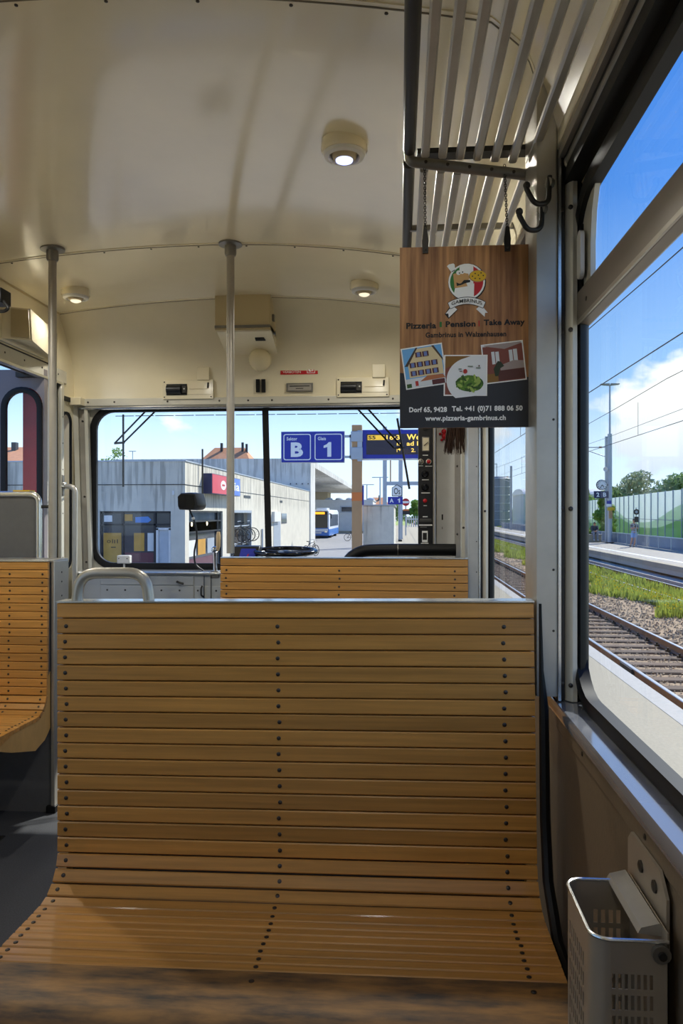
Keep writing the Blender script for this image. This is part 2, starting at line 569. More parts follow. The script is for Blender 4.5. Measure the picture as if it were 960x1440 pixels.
# pillars: one at every bay joint, all alike
pil = []
for yp in (-1.58, 0.02, 1.62, 3.22):
    pm = MB()
    pm.loft([[Vector((x, yp + dy, z)) for x, dy in ((0.287, 0.012), (0.291, 0.0), (0.331, 0.0), (0.335, 0.004), (0.335, 0.12), (0.287, 0.12))] for z in (0.86, 2.20)])
    nose = pm.build('pillar_nose', M['alu'], wall_right, smooth=True)
    MB().box(0.335, 0.352, yp + 0.012, yp + 0.13, 0.85, 2.06).build('pillar_slit', M['dark_steel'], wall_right)
    MB().box(0.337, 0.343, yp + 0.004, yp + 0.12, 0.85, 2.04).build('pillar_edge', M['alu_bright'], wall_right)
    sm = MB()
    sm.loft([[Vector((0.352 + 0.023 * t, yp + 0.018 - 0.022 * math.sin(min(1, t * 1.25) * math.pi * 0.62), z)) for t in (0, .15, .3, .45, .6, .8, 1)] + [Vector((0.375, yp + 0.14, z)), Vector((0.352, yp + 0.14, z))] for z in (0.85, 1.96)])
    sm.build('pillar_strip', M['pale_metal'], wall_right, smooth=True)
    MB().loft([[Vector((x, yp + dy, z)) for x, dy in ((0.374, 0.006), (0.381, -0.006), (0.391, -0.002), (0.403, 0.014), (0.403, 0.06), (0.374, 0.06))] for z in (0.86, 1.95)]).build('pillar_rubber', M['rubber'], wall_right, smooth=True)
    for z in (0.885, 1.26, 1.64, 1.90):
        screw(wall_right, (0.3610, yp - 0.0035, z)); screw(wall_right, (0.347, yp + 0.010, z), s=0.9)
    for z in (1.00, 1.13, 1.45):
        screw(wall_right, (0.326, yp, z), s=0.55)
# nose of the near pillar runs into the lining behind the bench in a black edge strip
MB().tube([(0.294, 1.598, 1.06), (0.296, 1.596, 0.92), (0.300, 1.588, 0.84), (0.300, 1.575, 0.62), (0.301, 1.55, 0.50), (0.304, 1.47, 0.42), (0.308, 1.30, 0.40), (0.312, 1.1, 0.40)], [0.003, 0.005, 0.010, 0.011, 0.011, 0.011, 0.011, 0.011], 8).build('bench_edge_seal', M['rubber'], wall_right, smooth=True)

# right windows
for i, (y0, y1) in enumerate(WIN):
    wn = MB()
    w = thing('window_%d' % (i + 2), None, None, (0.40, y0, 0.85)); w['kind'] = 'structure'
    gasket('window_gasket', w, PR, -y1, -y0, ZW0, ZW1, 0.125, 0.034, 0.014, M['rubber'])
    MB().box(0.400, 0.405, y0 - 0.01, y1 + 0.01, ZW0 - 0.01, 1.66).build('lower_pane', M['glass'], w)
    MB().box(0.392, 0.397, y0 + 0.03, y1 - 0.07, 1.71, ZW1 + 0.01).build('sliding_pane', M['glass'], w)
    MB().box(0.376, 0.408, y0 - 0.012, y1 + 0.012, 1.652, 1.722).build('window_transom', mat('transom_grey_%d' % i, '#8b8278', 0.4, 0.3), w, bevel=0.006)
    MB().box(0.374, 0.378, y0, y1, 1.650, 1.658).build('transom_lip', M['alu'], w)
    MB().loft([[Vector((0.386, y, z)), Vector((0.386, y + 0.075 - 0.0, z)), Vector((0.396, y + 0.075, z)), Vector((0.396, y, z))] for y, z in ((y1 - 0.095, 1.72), (y1 - 0.095, 1.80), (y1 - 0.105, 1.86), (y1 - 0.135, 1.915))]).build('sash_stile', M['pale_metal'], w, smooth=True)
    MB().box(0.382, 0.386, y1 - 0.038, y1 - 0.032, 1.722, 1.86).build('sash_guide', M['rubber'], w)
    g = MB(); g.prism(rrect(-y1 + 0.040, -y1 + 0.074, 1.738, 1.838, 0.0165, 5), PR, 0.006, 0.014)
    g.build('sash_grip', M['white_paint'], w, smooth=True)
    screw(w, (0.376, y1 - 0.10, 1.685), (-1, 0, 0))
    if i == 2:
        corner_fill('window_surround', w, PR, -y1 - 0.03, -y0 + 0.03, ZW0 - 0.03, ZW1 + 0.03, 0.125, 0.0, M['dark_steel'])
    else:
        corner_fill('window_surround', w, PR, -y1 - 0.03, -y0 + 0.03, ZW0 - 0.03, ZW1 + 0.03, 0.125, 0.0, M['cream_dark'])
# blind rail along the top of the near window
br = MB(); br.tube([(0.358, -0.3, 1.992), (0.358, 1.60, 1.992)], 0.012, 12)
trim = br.build('trim_1', M['steel'], smooth=True, kind='structure')
MB().ball((0.358, 1.605, 1.992), 0.0135, 12, 8).build('rail_end', M['alu'], trim, smooth=True)
MB().box(0.340, 0.352, -1.4, 3.2, 2.012, 2.03).build('rail_bracket', M['alu_dull'], trim)

# left wall with windows behind the door bay
wall_left = MB()
LW = [(-1.40, 0.0), (0.16, 0.95)]  # unseen windows; second one cut short to keep sun off the aisle floor
holes = [(y0 - 0.03, y1 + 0.03, ZW0 - 0.03, ZW1 + 0.03) for y0, y1 in LW] + [(3.05, 4.10, 0.0, 2.0), (4.135, 4.262, 0.93, 1.84)]
holed(wall_left, PLW, YB, 4.35, 0.0, 2.07, holes, -0.03, 0.05)
wall_left = wall_left.build('wall_left', M['cream'], kind='structure')
for i, (y0, y1) in enumerate(LW):
    w = thing('window_%d' % (i + 6), None, None, (-2.0, y0, 0.85)); w['kind'] = 'structure'
    gasket('window_gasket', w, Pl((-1.93, 0, 0), (0, 1, 0), (0, 0, 1)), y0, y1, ZW0, ZW1, 0.10, 0.034, 0.014, M['rubber'])
    MB().box(-1.985, -1.98, y0 - 0.02, y1 + 0.02, ZW0 - 0.02, ZW1 + 0.02).build('window_pane', M['glass'], w)
    MB().box(-1.98, -1.95, y0 - 0.012, y1 + 0.012, 1.652, 1.722).build('window_transom', M['alu_dull'], w)
# upper panel over the door, its rails and the door posts
MB().loft([[Vector((x, y, z)) for x, z in ((-1.93, 2.07), (-1.90, 2.37), (-1.98, 2.37), (-1.98, 2.07))] for y in (YB, 4.05)]).build('upper_panel', M['cream'], wall_left)
MB().box(-1.935, -1.918, 1.2, 4.18, 1.995, 2.068).build('door_header', M['pale_metal'], wall_left, bevel=0.003)
MB().box(-1.945, -1.912, 1.2, 4.12, 1.982, 1.995).build('door_header_lip', M['alu_bright'], wall_left)
for y in [3.12 + 0.19 * i for i in range(6)]:
    screw(wall_left, (-1.918, y, 2.035), (1, 0, 0), 1.1)
MB().box(-1.925, -1.918, 2.2, 4.05, 2.068, 2.074).build('header_joint', M['rubber'], wall_left)
MB().tube([(-1.897, YB, 2.366), (-1.897, 4.04, 2.366)], 0.005, 6).build('cornice_seam', M['cream_dark'], wall_left)
MB().loft([[Vector((x, y, z)) for x, z in ((-1.93, 1.99), (-1.905, 2.40), (-1.99, 2.40), (-1.99, 1.99))] for y in (4.03, 4.35)]).build('corner_panel', M['cream'], wall_left)
MB().box(-1.92, -1.908, 3.78, 3.93, 2.215, 2.25).build('vent_slot', M['dark_steel'], wall_left)
for x0, y0, y1, k in ((-1.935, 4.10, 4.135, 'pale_metal'), (-1.955, 4.06, 4.10, 'rubber'), (-1.97, 3.98, 4.06, 'pale_metal')):
    MB().box(x0, x0 + 0.022, y0, y1, 0.0, 2.0).build('door_post', M[k], wall_left, bevel=0.003)
for z in (0.3, 0.6, 0.9, 1.0, 1.25, 1.5, 1.65, 1.8):
    screw(wall_left, (-1.913, 4.117, z), (1, 0, 0), 0.8)
# narrow cab side window beside the windscreen
w = thing('window_9', None, None, (-1.95, 4.2, 0.9)); w['kind'] = 'structure'
gasket('window_gasket', w, Pl((-1.93, 0, 0), (0, 1, 0), (0, 0, 1)), 4.15, 4.25, 0.945, 1.825, 0.045, 0.016, 0.006, M['rubber'])
MB().box(-1.985, -1.98, 4.14, 4.26, 0.93, 1.84).build('window_pane', M['glass'], w)

# rear wall
MB().box(-2.0, 0.43, YB - 0.05, YB, 0.0, 2.5).build('wall_back', M['cream'], kind='structure')

# ceiling: three sheet panels with a raised, screwed seam between them
def zc(x):
    k = 0.06 if x < -0.83 else 0.10
    return 2.437 - k * (x + 0.83) ** 2
CX = [-1.90 + 0.05 * i for i in range(42)] + [0.20]
CPROF = [(x, zc(x)) for x in CX] + [(0.235, 2.30), (0.262, 2.275), (0.282, 2.24), (0.298, 2.19), (0.318, 2.13), (0.336, 2.06)]
ceiling = thing('ceiling', None, None, (-0.8, 0, 2.4)); ceiling['kind'] = 'structure'
def strip(name, y0, y1, dz, th, m, smooth=True):
    lo = [Vector((x, 0, z - dz)) for x, z in CPROF]; hi = [Vector((x, 0, z - dz + th)) for x, z in CPROF]
    mb = MB(); loop = lo + list(reversed(hi))
    mb.loft([[p + Vector((0, y, 0)) for p in loop] for y in (y0, y1)])
    return mb.build(name, m, ceiling, smooth=smooth)
for y0, y1 in ((YB, -1.55), (-1.55, 0.05), (0.05, 1.66), (1.66, 3.24), (3.24, 4.05)):
    strip('ceiling_panel', y0 + 0.001, y1 - 0.001, 0.0, 0.02, M['cream'])
for y in (-1.55, 0.05, 1.66, 3.24, 4.05):
    strip('seam_strip', y - 0.016, y + 0.016, 0.003, 0.01, M['cream'])
    strip('seam_joint', y - 0.0035, y + 0.0015, 0.0042, 0.004, mat('seam_brown_%d' % int(y * 10 + 99), '#6b604b', 0.6))  # thin brown joint line along the seam
    if y > 1:
        for x in [-1.75 + 0.215 * i for i in range(9)]:
            screw(ceiling, (x, y + 0.014, zc(x) - 0.004), (0, 0, -1), 0.9)
MB().box(-2.1, 0.5, YB - 0.1, 4.5, 2.5, 2.56).build('roof_skin', M['alu_dull'], ceiling)
MB().box(-2.02, -1.98, YB - 0.1, 4.4, 2.0, 2.52).build('roof_side', M['alu_dull'], ceiling)
MB().box(0.40, 0.44, YB - 0.1, 4.4, 2.0, 2.52).build('roof_side', M['alu_dull'], ceiling)

# front: dome from the last seam to the windscreen head
wall_front = MB()
prof = [(4.05, 1.0), (4.10, 0.90), (4.16, 0.765), (4.22, 0.60), (4.262, 0.45), (4.288, 0.30), (4.300, 0.15), (4.305, 0.0)]
loops = []
for y, t in prof:
    loops.append([Vector((x, y, 1.925 + (z - 1.925) * t)) for x, z in [(-1.93, zc(-1.9))] + [q for q in CPROF if q[1] > 2.3] + [(0.30, 2.29), (0.336, 2.28)]])
wall_front.loft(loops, caps=False, closed=False)
wall_front = wall_front.build('wall_front', M['cream'], smooth=True, kind='structure')
PF = Pl((0, 4.35, 0), (1, 0, 0), (0, 0, 1))
WS = (-1.81, 0.265, 0.955, 1.855)
mb = MB(); holed(mb, PF, -1.99, 0.43, 0.0, 1.95, [(WS[0] - 0.035, WS[1] + 0.035, WS[2] - 0.035, WS[3] + 0.035)], -0.03, 0.0)
mb.build('front_sheet', M['pale_metal'], wall_front)
MB().box(-1.94, 0.34, 4.292, 4.35, 1.885, 1.93).build('head_strip', M['pale_metal'], wall_front, bevel=0.004)
MB().tube([(-1.90, 4.305, 1.876), (0.33, 4.305, 1.876)], 0.011, 8).build('head_moulding', M['alu_bright'], wall_front, smooth=True)
for x in [-1.84, -1.68, -1.36, -1.05, -0.88, -0.74, -0.41, -0.04, 0.2]:
    screw(wall_front, (x, 4.292, 1.908), s=1.2)
# corner posts left of the windscreen
for x0, x1, k, d in ((-1.932, -1.908, 'pale_metal', 0.06), (-1.905, -1.872, 'alu_dull', 0.035), (-1.868, -1.852, 'pale_metal', 0.05)):
    MB().loft([[Vector((x, y, z)) for x, y in ((x0 + s, 4.35 - d), (x1 + s, 4.35 - d * 0.8), (x1 + s, 4.35), (x0 + s, 4.35))] for z, s in ((0.90, 0.028), (1.90, 0.0))]).build('corner_post', M[k], wall_front, smooth=True)
for z in (0.96, 1.35, 1.80):
    screw(wall_front, (-1.888 + (1.9 - z) * 0.028, 4.318, z), s=1.3)
MB().box(-1.93, -1.86, 4.23, 4.30, 1.885, 1.93).build('corner_cap', M['cream'], wall_front, bevel=0.003)
MB().box(-1.925, -1.915, 4.12, 4.22, 1.90, 1.925).build('corner_slot', M['rubber'], wall_front)

win1 = thing('window_1', None, None, (-0.78, 4.36, 0.9)); win1['kind'] = 'structure'
gasket('window_gasket', win1, PF, WS[0], WS[1], WS[2], WS[3], 0.105, 0.040, 0.014, M['rubber'])
corner_fill('window_surround', win1, PF, WS[0] - 0.035, WS[1] + 0.035, WS[2] - 0.035, WS[3] + 0.035, 0.13, 0.0, M['pale_metal'])
MB().box(WS[0] - 0.02, -0.793, 4.362, 4.368, WS[2] - 0.02, WS[3] + 0.02).build('windscreen_pane', M['glass'], win1)
MB().box(-0.785, WS[1] + 0.02, 4.362, 4.368, WS[2] - 0.02, WS[3] + 0.02).build('windscreen_pane', M['glass'], win1)
MB().loft([[Vector((x + s, y, z)) for x, y in ((-0.808, 4.345), (-0.770, 4.345), (-0.775, 4.372), (-0.803, 4.372))] for z, s in ((0.94, 0.022), (1.87, 0.0))]).build('windscreen_mullion', M['rubber'], win1)
for i in range(16):      # heating-edge dashes along the top of the glass
    MB().box(-1.70 + 0.122 * i, -1.70 + 0.122 * i + 0.113, 4.360, 4.362, 1.832, 1.836).build('glass_edge_mark', M['black'], win1)

# folding door leaf at the left, standing open at right angles to the wall
def door_leaf(name, x0, x1, y, m, ow, z1=2.03):
    d = thing(name, None, None, (x1, y, 0)); d['kind'] = 'structure'
    P = Pl((0, y, 0)); mb = MB()
    a0, a1, b0, b1 = ow
    holed(mb, P, x0, x1, 0.02, z1, [(a0 - 0.03, a1 + 0.03, b0 - 0.03, b1 + 0.03)], -0.035, 0.0)
    mb.build('door_panel', M[m], d)
    r = (a1 - a0) / 2 - 0.001
    corner_fill('door_corner', d, P, a0 - 0.03, a1 + 0.03, b0 - 0.03, b1 + 0.03, r + 0.02, 0.0, M[m])
    gasket('door_gasket', d, P, a0, a1, b0, b1, r, 0.030, 0.012, M['rubber'])
    MB().box(a0 - 0.01, a1 + 0.01, y + 0.012, y + 0.016, b0 - 0.01, b1 + 0.01).build('door_pane', M['glass'], d)
    return d
d1 = door_leaf('door_1', -2.62, -1.915, 3.90, 'lilac', (-2.128, -1.955, 0.95, 1.905))
MB().box(-2.062, -1.925, 3.87, 3.90, 1.985, 2.03).build('door_arm', M['dark_steel'], d1)
d2 = thing('door_2', None, None, (-1.99, 4.00, 0)); d2['kind'] = 'structure'
MB().box(-2.082, -1.958, 3.985, 4.02, 0.02, 2.0).build('door_panel', M['red_door'], d2, bevel=0.004)
MB().tube([(-2.03, 3.985, 1.28), (-2.03, 3.978, 1.28)], 0.012, 8).build('door_lock', M['dark_steel'], d2)

# ================================================================== ceiling fittings
def ceiling_spot(x, y, lit, label, group, power=11):
    z = zc(x)
    t = thing('ceiling_spot', label, 'ceiling lamp', (x, y, z), group)
    MB().lathe((x, y, z + 0.004), (0, 0, -1), ((0.071, 0), (0.072, 0.028), (0.067, 0.036), (0.02, 0.036)), 28).build('lamp_housing', M['cream'], t, smooth=True)
    MB().lathe((x, y, z - 0.032), (0, 0, -1), ((0.064, 0), (0.062, 0.010), (0.050, 0.014), (0.044, 0.006), (0.044, 0.0)), 28).build('lamp_ring', M['white_paint'], t, smooth=True)
    MB().lathe((x, y, z - 0.030), (0, 0, -1), ((0.040, 0), (0.036, 0.016), (0.028, 0.022), (0.002, 0.022)), 24).build('lamp_collar', M['cream_dark'], t, smooth=True)
    MB().lathe((x, y, z - 0.046), (0, 0, -1), ((0.028, 0), (0.026, 0.010), (0.014, 0.016), (0.001, 0.018)), 20).build('lamp_lens', M['lens'] if lit and power != 4 else M['lens_faint'], t, smooth=True)
    if lit:
        ld = bpy.data.lights.new('lamp', 'SPOT'); ld.energy = power; ld.spot_size = R(168); ld.spot_blend = 0.5; ld.shadow_soft_size = 0.03; ld.color = (1.0, 0.97, 0.88)
        lo = bpy.data.objects.new('lamp', ld); COL.objects.link(lo); lo.parent = t; lo.location = (0, 0, -0.075)
    return t


ceiling_spot(-0.171, 2.30, True, 'lit round ceiling lamp with a bluish white lens, left of the luggage rack', None)
ceiling_spot(-1.66, 3.72, True, 'small cream ceiling lamp beside the left grab pole', None, 4)  # this pair looks unlit; its light is added to brighten the front
ceiling_spot(-0.177, 3.72, True, 'small cream ceiling lamp right of the ceiling heater box', None, 4)
for x, y, where in ((-1.60, 2.30, 'over the left aisle ahead of the camera'), (-0.17, 0.75, 'right above the near bench, over the seat'), (-1.60, 0.75, 'over the left aisle level with the near seat'), (-0.17, -0.85, 'right side, one row behind the camera'), (-1.60, -0.85, 'left side, one row behind the camera'), (-0.17, -2.4, 'right side, two rows behind the camera'), (-1.60, -2.4, 'left side, two rows behind the camera')):  # unseen lamps continuing the rows, added for the light they give
    ceiling_spot(x, y, True, 'added round cream ceiling lamp ' + where, 'added ceiling lamps outside the view', 11 if y > 2 else 3)


def grab_pole(x, y, zb, label):
    t = thing('grab_pole', label, 'grab pole', (x, y, zb))
    z1 = zc(x)
    MB().cyl((x, y, zb), (x, y, z1 - 0.004), 0.0175, 16).build('pole', M['alu_dull'], t, smooth=True)
    MB().lathe((x, y, z1), (0, 0, -1), ((0.052, -0.004), (0.052, 0.007), (0.026, 0.011), (0.026, 0.045), (0.022, 0.055), (0.017, 0.056)), 20).build('flange', M['steel'], t, smooth=True)
    for k in range(4):
        a = R(45 + 90 * k)
        screw(t, (x + 0.041 * math.cos(a), y + 0.041 * math.sin(a), z1 - 0.006), (0, 0, -1), 0.9)
    return t


grab_pole(-0.742, 3.235, 1.075, 'grey metal grab pole rising from the left end of the second bench')
p = grab_pole(-1.515, 3.16, 1.055, 'grey metal grab pole standing on the bulkhead by the open door')
MB().cyl((-1.60, 3.17, 1.28), (-1.53, 3.165, 1.28), 0.007, 8).build('pole_bracket', M['dark_steel'], p, smooth=True)

# heater box under the last ceiling seam
hb = thing('heater_box', 'beige metal box hanging from the ceiling above the windscreen', 'ceiling box', (-0.86, 4.1, 2.43))
MB().box(-1.004, -0.70, 4.0, 4.20, 2.245, 2.445).build('box_body', M['cream_dark'], hb, bevel=0.004)
MB().loft([[Vector((x, y, z)) for x, z in ((-1.004, 2.272), (-0.70, 2.272), (-0.70, 2.258), (-1.004, 2.258))] for y in (3.994, 4.21)]).build('box_seam', M['steel'], hb)
MB().loft([[Vector((-1.0, y, z)) for y, z in ((4.0, 2.256), (4.26, 2.165), (4.26, 2.26))], [Vector((-0.70, y, z)) for y, z in ((4.0, 2.256), (4.26, 2.165), (4.26, 2.26))]]).build('box_bottom', M['cream'], hb)
MB().loft([[Vector((x, 4.10 + dy, 2.215 - 0.35 * (dy + 0.0))) for x, dy in ((-0.80, -0.012), (-0.75, -0.012), (-0.745, 0.012), (-0.80, 0.012))], [Vector((x, 4.10 + dy, 2.228 - 0.35 * dy)) for x, dy in ((-0.80, -0.012), (-0.75, -0.012), (-0.745, 0.012), (-0.80, 0.012))]]).build('box_slot', M['rubber'], hb)
MB().box(-0.70, -0.688, 4.06, 4.09, 2.31, 2.345).build('box_hinge', M['steel'], hb)
MB().tube([(-0.70, 4.10, 2.25), (-0.685, 4.10, 2.25)], 0.012, 10).build('box_latch', M['chrome'], hb)

gl = thing('globe_lamp', 'round opal globe lamp under the ceiling heater box', 'lamp', (-0.80, 4.24, 2.125))
MB().ball((-0.80, 4.235, 2.132), 0.066, 20, 12).build('lamp_globe', M['globe'], gl, smooth=True)
MB().lathe((-0.80, 4.30, 2.132), (0, -1, 0), ((0.048, -0.02), (0.048, 0.02), (0.04, 0.024)), 20).build('lamp_base', M['cream'], gl, smooth=True)

PD = Pl((0, 4.290, 0))
ns = thing('no_smoking_sign', 'red no smoking plate with white lettering above the windscreen', 'sign', (-0.58, 4.29, 2.078))
MB().pbox(PD, -0.690, -0.472, 2.055, 2.100, -0.012, 0.002).build('sign_plate', M['red'], ns)
text('RAUCHEN', ns, PD, -0.676, -0.585, 2.081, 2.094, M['white'], 0.0035)
text('VERBOTEN', ns, PD, -0.676, -0.571, 2.062, 2.075, M['white'], 0.0035)
prints('pictogram', ns, PD, [('white', rect(-0.535, -0.488, 2.061, 2.095)), ('red', rect(-0.532, -0.491, 2.064, 2.092)), ('white', rect(-0.527, -0.497, 2.072, 2.076)), ('white', [(-0.503, 2.078), (-0.498, 2.078), (-0.508, 2.089), (-0.513, 2.089)]), ('white', [(-0.528, 2.084), (-0.524, 2.088), (-0.513, 2.071), (-0.517, 2.067)])], 0.003, 0.0004)
tp = thing('type_plate', 'small grey metal data plate below the red no smoking plate', 'plate', (-0.578, 4.29, 1.98))
MB().pbox(PD, -0.655, -0.501, 1.956, 2.004, -0.012, 0.003).build('plate', M['steel'], tp)
MB().pbox(PD, -0.645, -0.511, 1.963, 1.997, 0.003, 0.0036).build('plate_field', M['alu_dull'], tp)
prints('print_line', tp, PD, [('print_black', rect(-0.636, -0.520, 1.984, 1.989)), ('print_black', rect(-0.600, -0.556, 1.971, 1.975))], 0.0042)
vs = thing('vent_slots', 'pair of upright black vent slots in the beige front dome', 'vent', (-0.81, 4.29, 1.99))
for x in (-0.834, -0.801):
    MB().pbox(PD, x, x + 0.022, 1.955, 2.030, -0.01, 0.003).build('slot', M['rubber'], vs)


def sunshade(x0, flip, label):
    t = thing('sunshade_unit', label, 'sunshade', (x0 + 0.15, 4.29, 1.97))
    P = Pl((x0, 4.288, 1.915))
    MB().pbox(P, 0, 0.30, 0.004, 0.116, -0.02, 0.006).build('mount_plate', M['cream'], t, bevel=0.002)
    MB().pbox(P, 0.022, 0.145, 0.026, 0.092, 0.006, 0.008).build('recess', M['rubber'], t)
    mb = MB(); mb.cyl(P.p(0.026, 0.059, 0.006), P.p(0.112, 0.059, 0.006), 0.027, 14)
    mb.build('roller', M['black'], t, smooth=True)
    MB().pbox(P, 0.115, 0.142, 0.040, 0.078, 0.006, 0.018).build('catch', M['dark_steel'], t)
    MB().cyl(P.p(0.132, 0.062, 0.02), P.p(0.132, 0.062, 0.014), 0.005, 8).build('catch_knob', M['alu_bright'], t)
    MB().pbox(P, 0.15, 0.29, 0.030, 0.100, 0.006, 0.010).build('cover_plate', M['cream'], t)
    MB().pbox(P, 0.16, 0.275, 0.060, 0.063, 0.010, 0.012).build('cover_seam', M['cream_dark'], t)
    MB().pbox(P, 0.205, 0.28, 0.112, 0.188, -0.02, 0.016).build('switch_box', M['cream'], t, bevel=0.004)
    MB().cyl(P.p(0.272, 0.098, 0.012), P.p(0.270, 0.066, 0.014), 0.005, 8).build('pull_cord', M['dark_steel'], t)
    for a, b in ((0.010, 0.016), (0.288, 0.016), (0.010, 0.104)):
        screw(t, P.p(a, b, 0.006), s=0.9)


sunshade(-1.385, False, 'beige sunshade roller unit above the left windscreen half')
sunshade(-0.362, True, 'beige sunshade roller unit above the right windscreen, beside the hanging advert')

# box recess on the upper left panel, black lamp at the frame edge
sb = thing('speaker_housing', 'cream wedge shaped speaker housing on the panel above the door', 'speaker', (-1.92, 3.6, 2.15))
mb = MB(); mb.loft([[Vector((x, y, z)) for x, y in q] for z, q in ((2.095, ((-1.915, 3.46), (-1.79, 3.52), (-1.905, 4.02))), (2.250, ((-1.915, 3.46), (-1.80, 3.52), (-1.90, 4.02))))])
mb.build('housing', M['cream'], sb)
MB().loft([[Vector((x, y, z)) for x, y, z in ((-1.872, 3.474, 2.105), (-1.797, 3.512, 2.105), (-1.804, 3.512, 2.240), (-1.872, 3.474, 2.240))], [Vector((x, y, z)) for x, y, z in ((-1.872, 3.470, 2.105), (-1.797, 3.508, 2.105), (-1.804, 3.508, 2.240), (-1.872, 3.470, 2.240))]]).build('grille', M['cream_dark'], sb)
MB().box(-1.93, -1.912, 3.42, 3.90, 2.085, 2.262).build('back_plate', M['cream'], sb, bevel=0.003)
bl = thing('black_lamp', 'black cornered lamp bracket at the left edge above the door', 'lamp', (-1.62, 2.9, 2.2))
MB().box(-1.93, -1.79, 2.91, 2.97, 2.12, 2.15).build('lamp_arm', M['black'], bl)
MB().box(-1.80, -1.605, 2.90, 2.98, 2.105, 2.165).build('lamp_body', M['black'], bl, bevel=0.004)
MB().tube(round_path([(-1.61, 2.92, 2.115), (-1.583, 2.92, 2.085), (-1.60, 2.92, 2.072), (-1.80, 2.92, 2.072)], 0.012), 0.007, 8).build('lamp_bow', M['black'], bl, smooth=True)

# ================================================================== benches
def bench(name, label, cat_group, x0, x1, yb, screws_x, tilt=0.0, handle=None, legs=True, worn=True, zt=1.056, simple=False):
    t = thing(name, label, 'bench', ((x0 + x1) / 2, yb, 0.43), cat_group)
    ZS = 0.515; RAD = 0.085; L1 = zt - ZS; L2 = RAD * math.pi / 2
    def prof(s):
        if s < L1:
            return -0.010 * s / L1, zt - s, Vector((0, -0.018, -1)).normalized()
        if s < L1 + L2:
            a = (s - L1) / RAD
            return -0.010 - RAD + RAD * math.cos(a), ZS - RAD * math.sin(a), Vector((0, -math.sin(a), -math.cos(a)))
        d = s - L1 - L2
        return -0.010 - RAD - d, ZS - RAD + d * 0.02, Vector((0, -1, 0.02)).normalized()
    edges = [0.0345 * i for i in range(17)]
    edges += [edges[-1] + 0.030 * (i + 1) for i in range(5)]
    edges += [edges[-1] + 0.0245 * (i + 1) for i in range(7)]
    for i in range(len(edges) - 1):
        s0, s1 = edges[i] + 0.0012, edges[i + 1] - 0.0012
        y, z, tg = prof((s0 + s1) / 2)
        n = Vector((0, tg.z, -tg.y))              # faces the sitter / up
        n = n if n.y < 0 or n.z > 0 else -n
        h = (s1 - s0) / 2; th = 0.016; c = 0.0022
        ctr = Vector((0, yb + y, z))
        sec = [(-h, -th), (h, -th), (h, -c), (h - c, 0), (-h + c, 0), (-h, -c)]
        mb = MB()
        jit = random.uniform(-0.0004, 0.0004)
        mb.loft([[ctr + Vector((x, 0, 0)) + tg * a + n * (b + jit) for a, b in sec] for x in (x0, x0 + 0.003, x1 - 0.003, x1)])
        sl = mb.build('slat', M['wood'], t)
        if i > 0 and not (simple and i > 18):
            for x in screws_x:
                screw(sl, ctr + Vector((x + random.uniform(-.002, .002), 0, 0)) + n * jit, n, 0.92)
    y, z, _ = prof(edges[-1])
    nose = [(yb + y - 0.0015, z), (yb + y - 0.098, z + 0.001), (yb + y - 0.120, z - 0.006), (yb + y - 0.134, z - 0.022), (yb + y - 0.134, z - 0.038), (yb + y - 0.12, z - 0.045), (yb + y - 0.0015, z - 0.022)]
    nb = MB(); nb.loft([[Vector((x, a, b)) for a, b in nose] for x in (x0, x1)])
    ns_ = nb.build('front_slat', M['wood_worn'] if worn else M['wood'], t, smooth=True)
    for x in screws_x:
        screw(ns_, (x, yb + y - 0.03, z + 0.0004), (0, 0, 1))
    yn = yb + y
    gus = [(yb + 0.028, zt - 0.46), (yb - 0.004, zt - 0.50)] + [(yb + prof(s)[0] + 0.012 * (1 if s < L1 else 0.5), prof(s)[1] - (0.016 if s > L1 + 0.03 else 0.004)) for s in (0.52, 0.56, 0.60, 0.64, 0.70, 0.78)] + [(yn, z - 0.018), (yn - 0.09, z - 0.045), (yn + 0.02, z - 0.085), (yb - 0.10, z - 0.135), (yb - 0.02, z - 0.115), (yb + 0.028, z - 0.08)]
    for xx in (x0 + 0.002, x1 - 0.022):
        g = MB(); g.loft([[Vector((x, a, b)) for a, b in gus] for x in (xx, xx + 0.02)])
        g.build('side_panel', M['ply'], t)
    MB().box(x0 + 0.004, x1 - 0.004, yb + 0.017, yb + 0.034, 0.36, zt - 0.002).build('back_panel', M['grey_panel'], t)
    MB().box(x0 - 0.001, x1 + 0.001, yb - 0.002, yb + 0.048, zt + 0.0005, zt + 0.0035).build('top_rail', M['alu_bright'], t)
    if legs:
        for x in (x0 + 0.08, x1 - 0.12):
            lg = MB(); lg.box(x, x + 0.04, yb - 0.10, yb - 0.04, 0.0, z - 0.03)
            lg.build('leg', M['dark_steel'], t, bevel=0.004)
    if handle:
        hx0, hx1 = handle
        hp = round_path([(hx0, yb + 0.025, zt - 0.02), (hx0 + 0.008, yb + 0.025, zt + 0.064), (hx1 - 0.008, yb + 0.025, zt + 0.064), (hx1, yb + 0.025, zt - 0.02)], 0.055, 8)
        MB().tube(hp, 0.0125, 12).build('grab_handle', M['alu'], t, smooth=True)
    return t


b1 = bench('slatted_bench', 'near wooden slatted bench with a grey loop handle on its back', 'slatted wooden benches', -0.755, 0.289, 1.61, (-0.735, -0.258, 0.226), handle=(-0.722, -0.552))
b1.rotation_euler.y = -0.010
bench('slatted_bench', 'second slatted bench farther ahead, carrying a grab pole at its left end', 'slatted wooden benches', -0.778, 0.288, 3.20, (-0.752, -0.26, 0.232), worn=False, simple=True)
bench('slatted_bench', 'narrow slatted seat at the left fixed to the grey bulkhead', 'slatted wooden benches', -1.90, -1.452, 2.985, (-1.865, -1.615, -1.475), legs=False, worn=False, zt=1.05)

